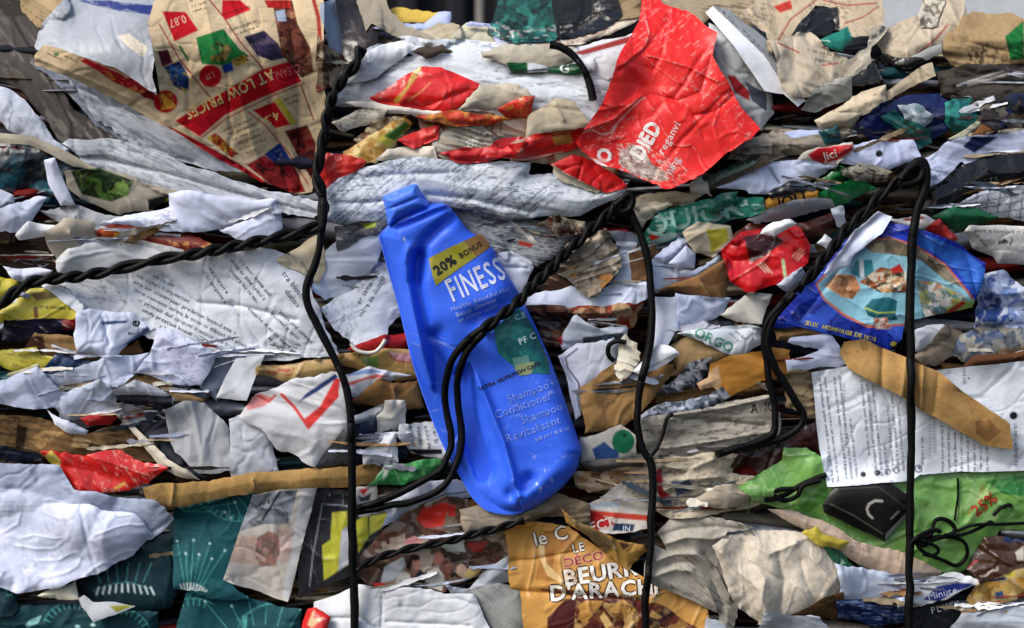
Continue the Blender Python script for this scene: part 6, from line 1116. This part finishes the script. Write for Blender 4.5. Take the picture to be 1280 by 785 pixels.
# bottom short twist
o = wire_root('short twisted black wire across the photo strip below the bottle', (550, 680))
p = path3('A:446,712 462,703 490,692 520,685 555,677 590,668 622,660 655,652', 5, 12, 1.5); twist(p, 2.8, 52, o, rng=wr)
# cords
o = wire_root('tangled thin black cord lying on the light green bag right of the wallet', (1170, 680)); o.name = 'cord'; o['category'] = 'cord'; o['group'] = 'loose cords on the bale'
for s, r in (('33:740,375 800,365 840,345 850,300 870,278 910,280 945,305 945,335 900,355 850,360 800,385 760,380', 2.6), ('33:750,380 800,400 860,370 920,360 970,370 1000,395 1005,440 980,475 945,490 900,470 860,455 800,430 770,400', 2.4), ('33:760,370 850,400 870,430 840,450 800,440', 2.2), ('33:900,350 980,350 1060,320 1110,290 1125,295', 2.2), ('33:960,335 1060,305 1200,300 1275,295', 2.0), ('33:1130,260 1160,225 1200,205 1215,215', 2.4), ('33:740,390 790,350 850,330 880,340', 2.8), ('33:960,90 962,180 950,280', 1.4)):
    p = path3(s, r, 6, .6); tube(p, r, 'loop', 'wire', o, sides=8); mark(p, r)
o = wire_root('thin black cord end lying above the beige twisted strip left of the wallet', (985, 615)); o.name = 'cord'; o['category'] = 'cord'; o['group'] = 'loose cords on the bale'
for s, r in (('33:60,185 110,180 180,150 250,105 345,65', 3.4), ('33:105,165 150,190 210,170 240,120 320,95', 3.0), ('33:110,150 130,140 200,140', 3.0)):
    p = path3(s, r, 6, .6); tube(p, r, 'loop', 'wire', o, sides=8); mark(p, r)
o = wire_root('slim white cord hooked under the crumpled newspaper left of the bottle', (455, 440)); o.name = 'cord'; o['category'] = 'cord'; o['group'] = 'loose cords on the bale'
p = path3('12:440,145 465,178 500,192 545,188 580,165 605,130', 2.2, 6, 1); tube(p, 2.4, 'loop', 'paper', o, col='#d8d2c8', sides=8)

# ================================================================== the mass inside the bale
def filler():
    rng = np.random.default_rng(21); Vs, Fs, Cs = [], [], []; n = 0
    pal = ['#9a9ca4', '#8c8474', '#7a5c3c', '#a8acb8', '#56493c', '#2c3040', '#6c1c1a', '#b4b6bc', '#3c2a1e', '#1c4048', '#a09684', '#20222a', '#8a8c98', '#5a4a38']  # palette darkened so the gaps between layers read as deep shadow
    for k in range(2300):
        cx = rng.uniform(-520, 1800); cy = rng.uniform(48, 910); w = rng.uniform(40, 200); h = rng.uniform(5, 26)
        nx, ny = int(w / 5) + 2, int(h / 3) + 3
        v, u = np.mgrid[0:ny, 0:nx]; u = u / (nx - 1) - .5; v = v / (ny - 1) - .5
        a = rng.normal(0, .12); X0_, Y0_ = u * w, v * h * (1 - .5 * (2 * u) ** 2)
        X = cx + X0_ * math.cos(a) - Y0_ * math.sin(a); Y = cy + X0_ * math.sin(a) + Y0_ * math.cos(a)
        Z = samp(BASE, X, Y, HX0, HY0, HS) - rng.uniform(2, 60) - 16 * (2 * v) ** 2 + 7 * tin(X, Y, 24, rng) + 3 * tin(X, Y, 9, rng)
        W = world(X.ravel(), Y.ravel(), Z.ravel()); I = np.arange(nx * ny).reshape(ny, nx)
        f = np.stack([I[:-1, :-1], I[1:, :-1], I[1:, 1:], I[:-1, 1:]], -1).reshape(-1, 4)
        Vs.append(W); Fs.append(f + n); n += len(W)
        c = lin(pal[rng.integers(len(pal))]) * rng.uniform(.7, 1.1)
        Cs.append(np.broadcast_to(c, (len(W), 3)))
    # the solid body behind, lumpy on its face
    ys = np.linspace(44, 930, 120); xs = np.linspace(-640, 1920, 290)
    X, Y = np.meshgrid(xs, ys); Z = samp(BASE, X, Y, HX0, HY0, HS) - 92 + 10 * tin(X, Y, 60, rng)
    W = world(X.ravel(), Y.ravel(), Z.ravel()); I = np.arange(X.size).reshape(X.shape)
    f = np.stack([I[:-1, :-1], I[1:, :-1], I[1:, 1:], I[:-1, 1:]], -1).reshape(-1, 4)
    Vs.append(W); Fs.append(f + n); Cs.append(np.broadcast_to(lin('#3a3028'), (len(W), 3)))
    ring = np.concatenate([I[0], I[1:, -1], I[-1, -2::-1], I[-2:0, 0][:0], I[-2:0:-1, 0]]); m = len(ring)
    back = W[ring].copy(); back[:, 1] += .75; n2 = n + len(W)
    Vs.append(back); Cs.append(np.broadcast_to(lin('#4a4036'), (m, 3)))
    r = np.arange(m); Fs.append(np.stack([ring[r] + n, ring[(r + 1) % m] + n, n2 + (r + 1) % m, n2 + r], 1))
    o = mesh_obj('compressed_paper', np.concatenate(Vs), Fs, np.concatenate(Cs), MAT['dirty'])
    tag(o, 'mass of compressed waste paper deep inside the bale', 'paper bale', kind='stuff')
filler()

# ================================================================== behind the bale
def boxes(name, label, cat, specs, mat, bevel=.004, kind=None):
    Vs, Fs, Cs = [], [], []; n = 0
    for (x0, x1, y0, y1, z0, z1, c) in specs:
        w = np.array([[x, y, z] for x in (x0, x1) for y in (y0, y1) for z in (z0, z1)])
        f = np.array([[0, 1, 3, 2], [4, 6, 7, 5], [0, 4, 5, 1], [2, 3, 7, 6], [0, 2, 6, 4], [1, 5, 7, 3]])
        Vs.append(w); Fs.append(f + n); Cs.append(np.broadcast_to(lin(c), (8, 3))); n += 8
    o = mesh_obj(name, np.concatenate(Vs), Fs, np.concatenate(Cs), MAT[mat], smooth=False)
    b = o.modifiers.new('edge', 'BEVEL'); b.width = bevel; b.segments = 2
    return tag(o, label, cat, kind=kind)
def wx(x, z): return float(world(np.array([float(x)]), np.array([0.]), np.array([float(z)]))[0][0])
def wz(y, z): return float(world(np.array([0.]), np.array([float(y)]), np.array([float(z)]))[0][2])
zb = -1300
boxes('container_wall', 'dark navy container side standing far behind the bale top', 'container', [(wx(-900, zb), wx(2200, zb), .65, .70, wz(140, zb), wz(-400, zb), '#04090f')] + [(wx(-880 + 60 * k, zb), wx(-856 + 60 * k, zb), .63, .648, wz(140, zb), wz(-400, zb), '#060c14') for k in range(51)], 'cloth')  # navy pushed almost to black for the unlit background behind the bale
zp = -900
boxes('post', 'slim grey post standing behind the top of the bale', 'post', [(wx(595, zp), wx(604, zp), .45, .46, wz(120, zp), wz(-120, zp), '#8a8680')], 'dirty', .002)
zq = -420
boxes('panel', 'pale grey panel standing behind the newspapers at the top right', 'panel', [(wx(1075, zq), wx(1330, zq), .21, .222, wz(110, zq), wz(-90, zq), '#c3c8cc')], 'gloss', .003)
zr = -300
sheet('tarpaulin', 'crumpled teal tarpaulin heap behind the top of the bale', 'tarpaulin', 'w', '#14574f', 'A:612,40 622,15 640,0 690,0 720,6 714,26 690,44 650,52', mat='foil', l=-150, amp=1.4, gap=0, pr=[('N', ['#0c2c2c', '#14574f', '#2c8074', '#0c2420'], 11)])
sheet('plastic_bag', 'black bag heap behind the bale top right of the teal tarpaulin', 'bag', 'c', '#101114', 'A:690,0 760,0 776,20 745,36 700,42', mat='foil', l=-120, gap=0)

# ================================================================== light and camera
world_ = bpy.data.worlds.new('World'); SC.world = world_; world_.use_nodes = True
nt = world_.node_tree; bg = nt.nodes['Background']
sky = nt.nodes.new('ShaderNodeTexSky'); sky.sky_type = 'NISHITA'; sky.sun_disc = False
EL, AZ = math.radians(43), math.radians(-56)           # sun: upper left, in front of the bale
dirv = Vector((math.sin(AZ) * math.cos(EL), -math.cos(AZ) * math.cos(EL), math.sin(EL)))   # towards the sun
sky.sun_elevation = EL; sky.sun_rotation = math.atan2(dirv.x, dirv.y)
sky.air_density = 1.0; sky.dust_density = 2.5; sky.ozone_density = 1.0
nt.links.new(sky.outputs['Color'], bg.inputs['Color']); bg.inputs['Strength'].default_value = SKY
sl = bpy.data.lights.new('sun', 'SUN'); sl.energy = SUN; sl.angle = math.radians(SANG); sl.color = (1.0, .965, .91)
so = bpy.data.objects.new('sun', sl); COL.objects.link(so); so.rotation_euler = dirv.to_track_quat('Z', 'Y').to_euler(); so.location = (-1.5, -2, 2.5)
cam = bpy.data.cameras.new('camera'); co = bpy.data.objects.new('camera', cam); COL.objects.link(co)
co.location = (0, -D * S, ZC); co.rotation_euler = (math.pi / 2, 0, 0)
cam.sensor_width = 36; cam.lens = 36 * D / 1280; cam.clip_start = .02; cam.clip_end = 200
cam.dof.use_dof = True; cam.dof.focus_distance = D * S - .008; cam.dof.aperture_fstop = 4.0
SC.camera = co
SC.view_settings.view_transform = 'Standard'; SC.view_settings.look = 'None'; SC.view_settings.exposure = EXPO; SC.view_settings.gamma = 1
for o in bpy.data.objects:
    if '_o' in o: del o['_o']
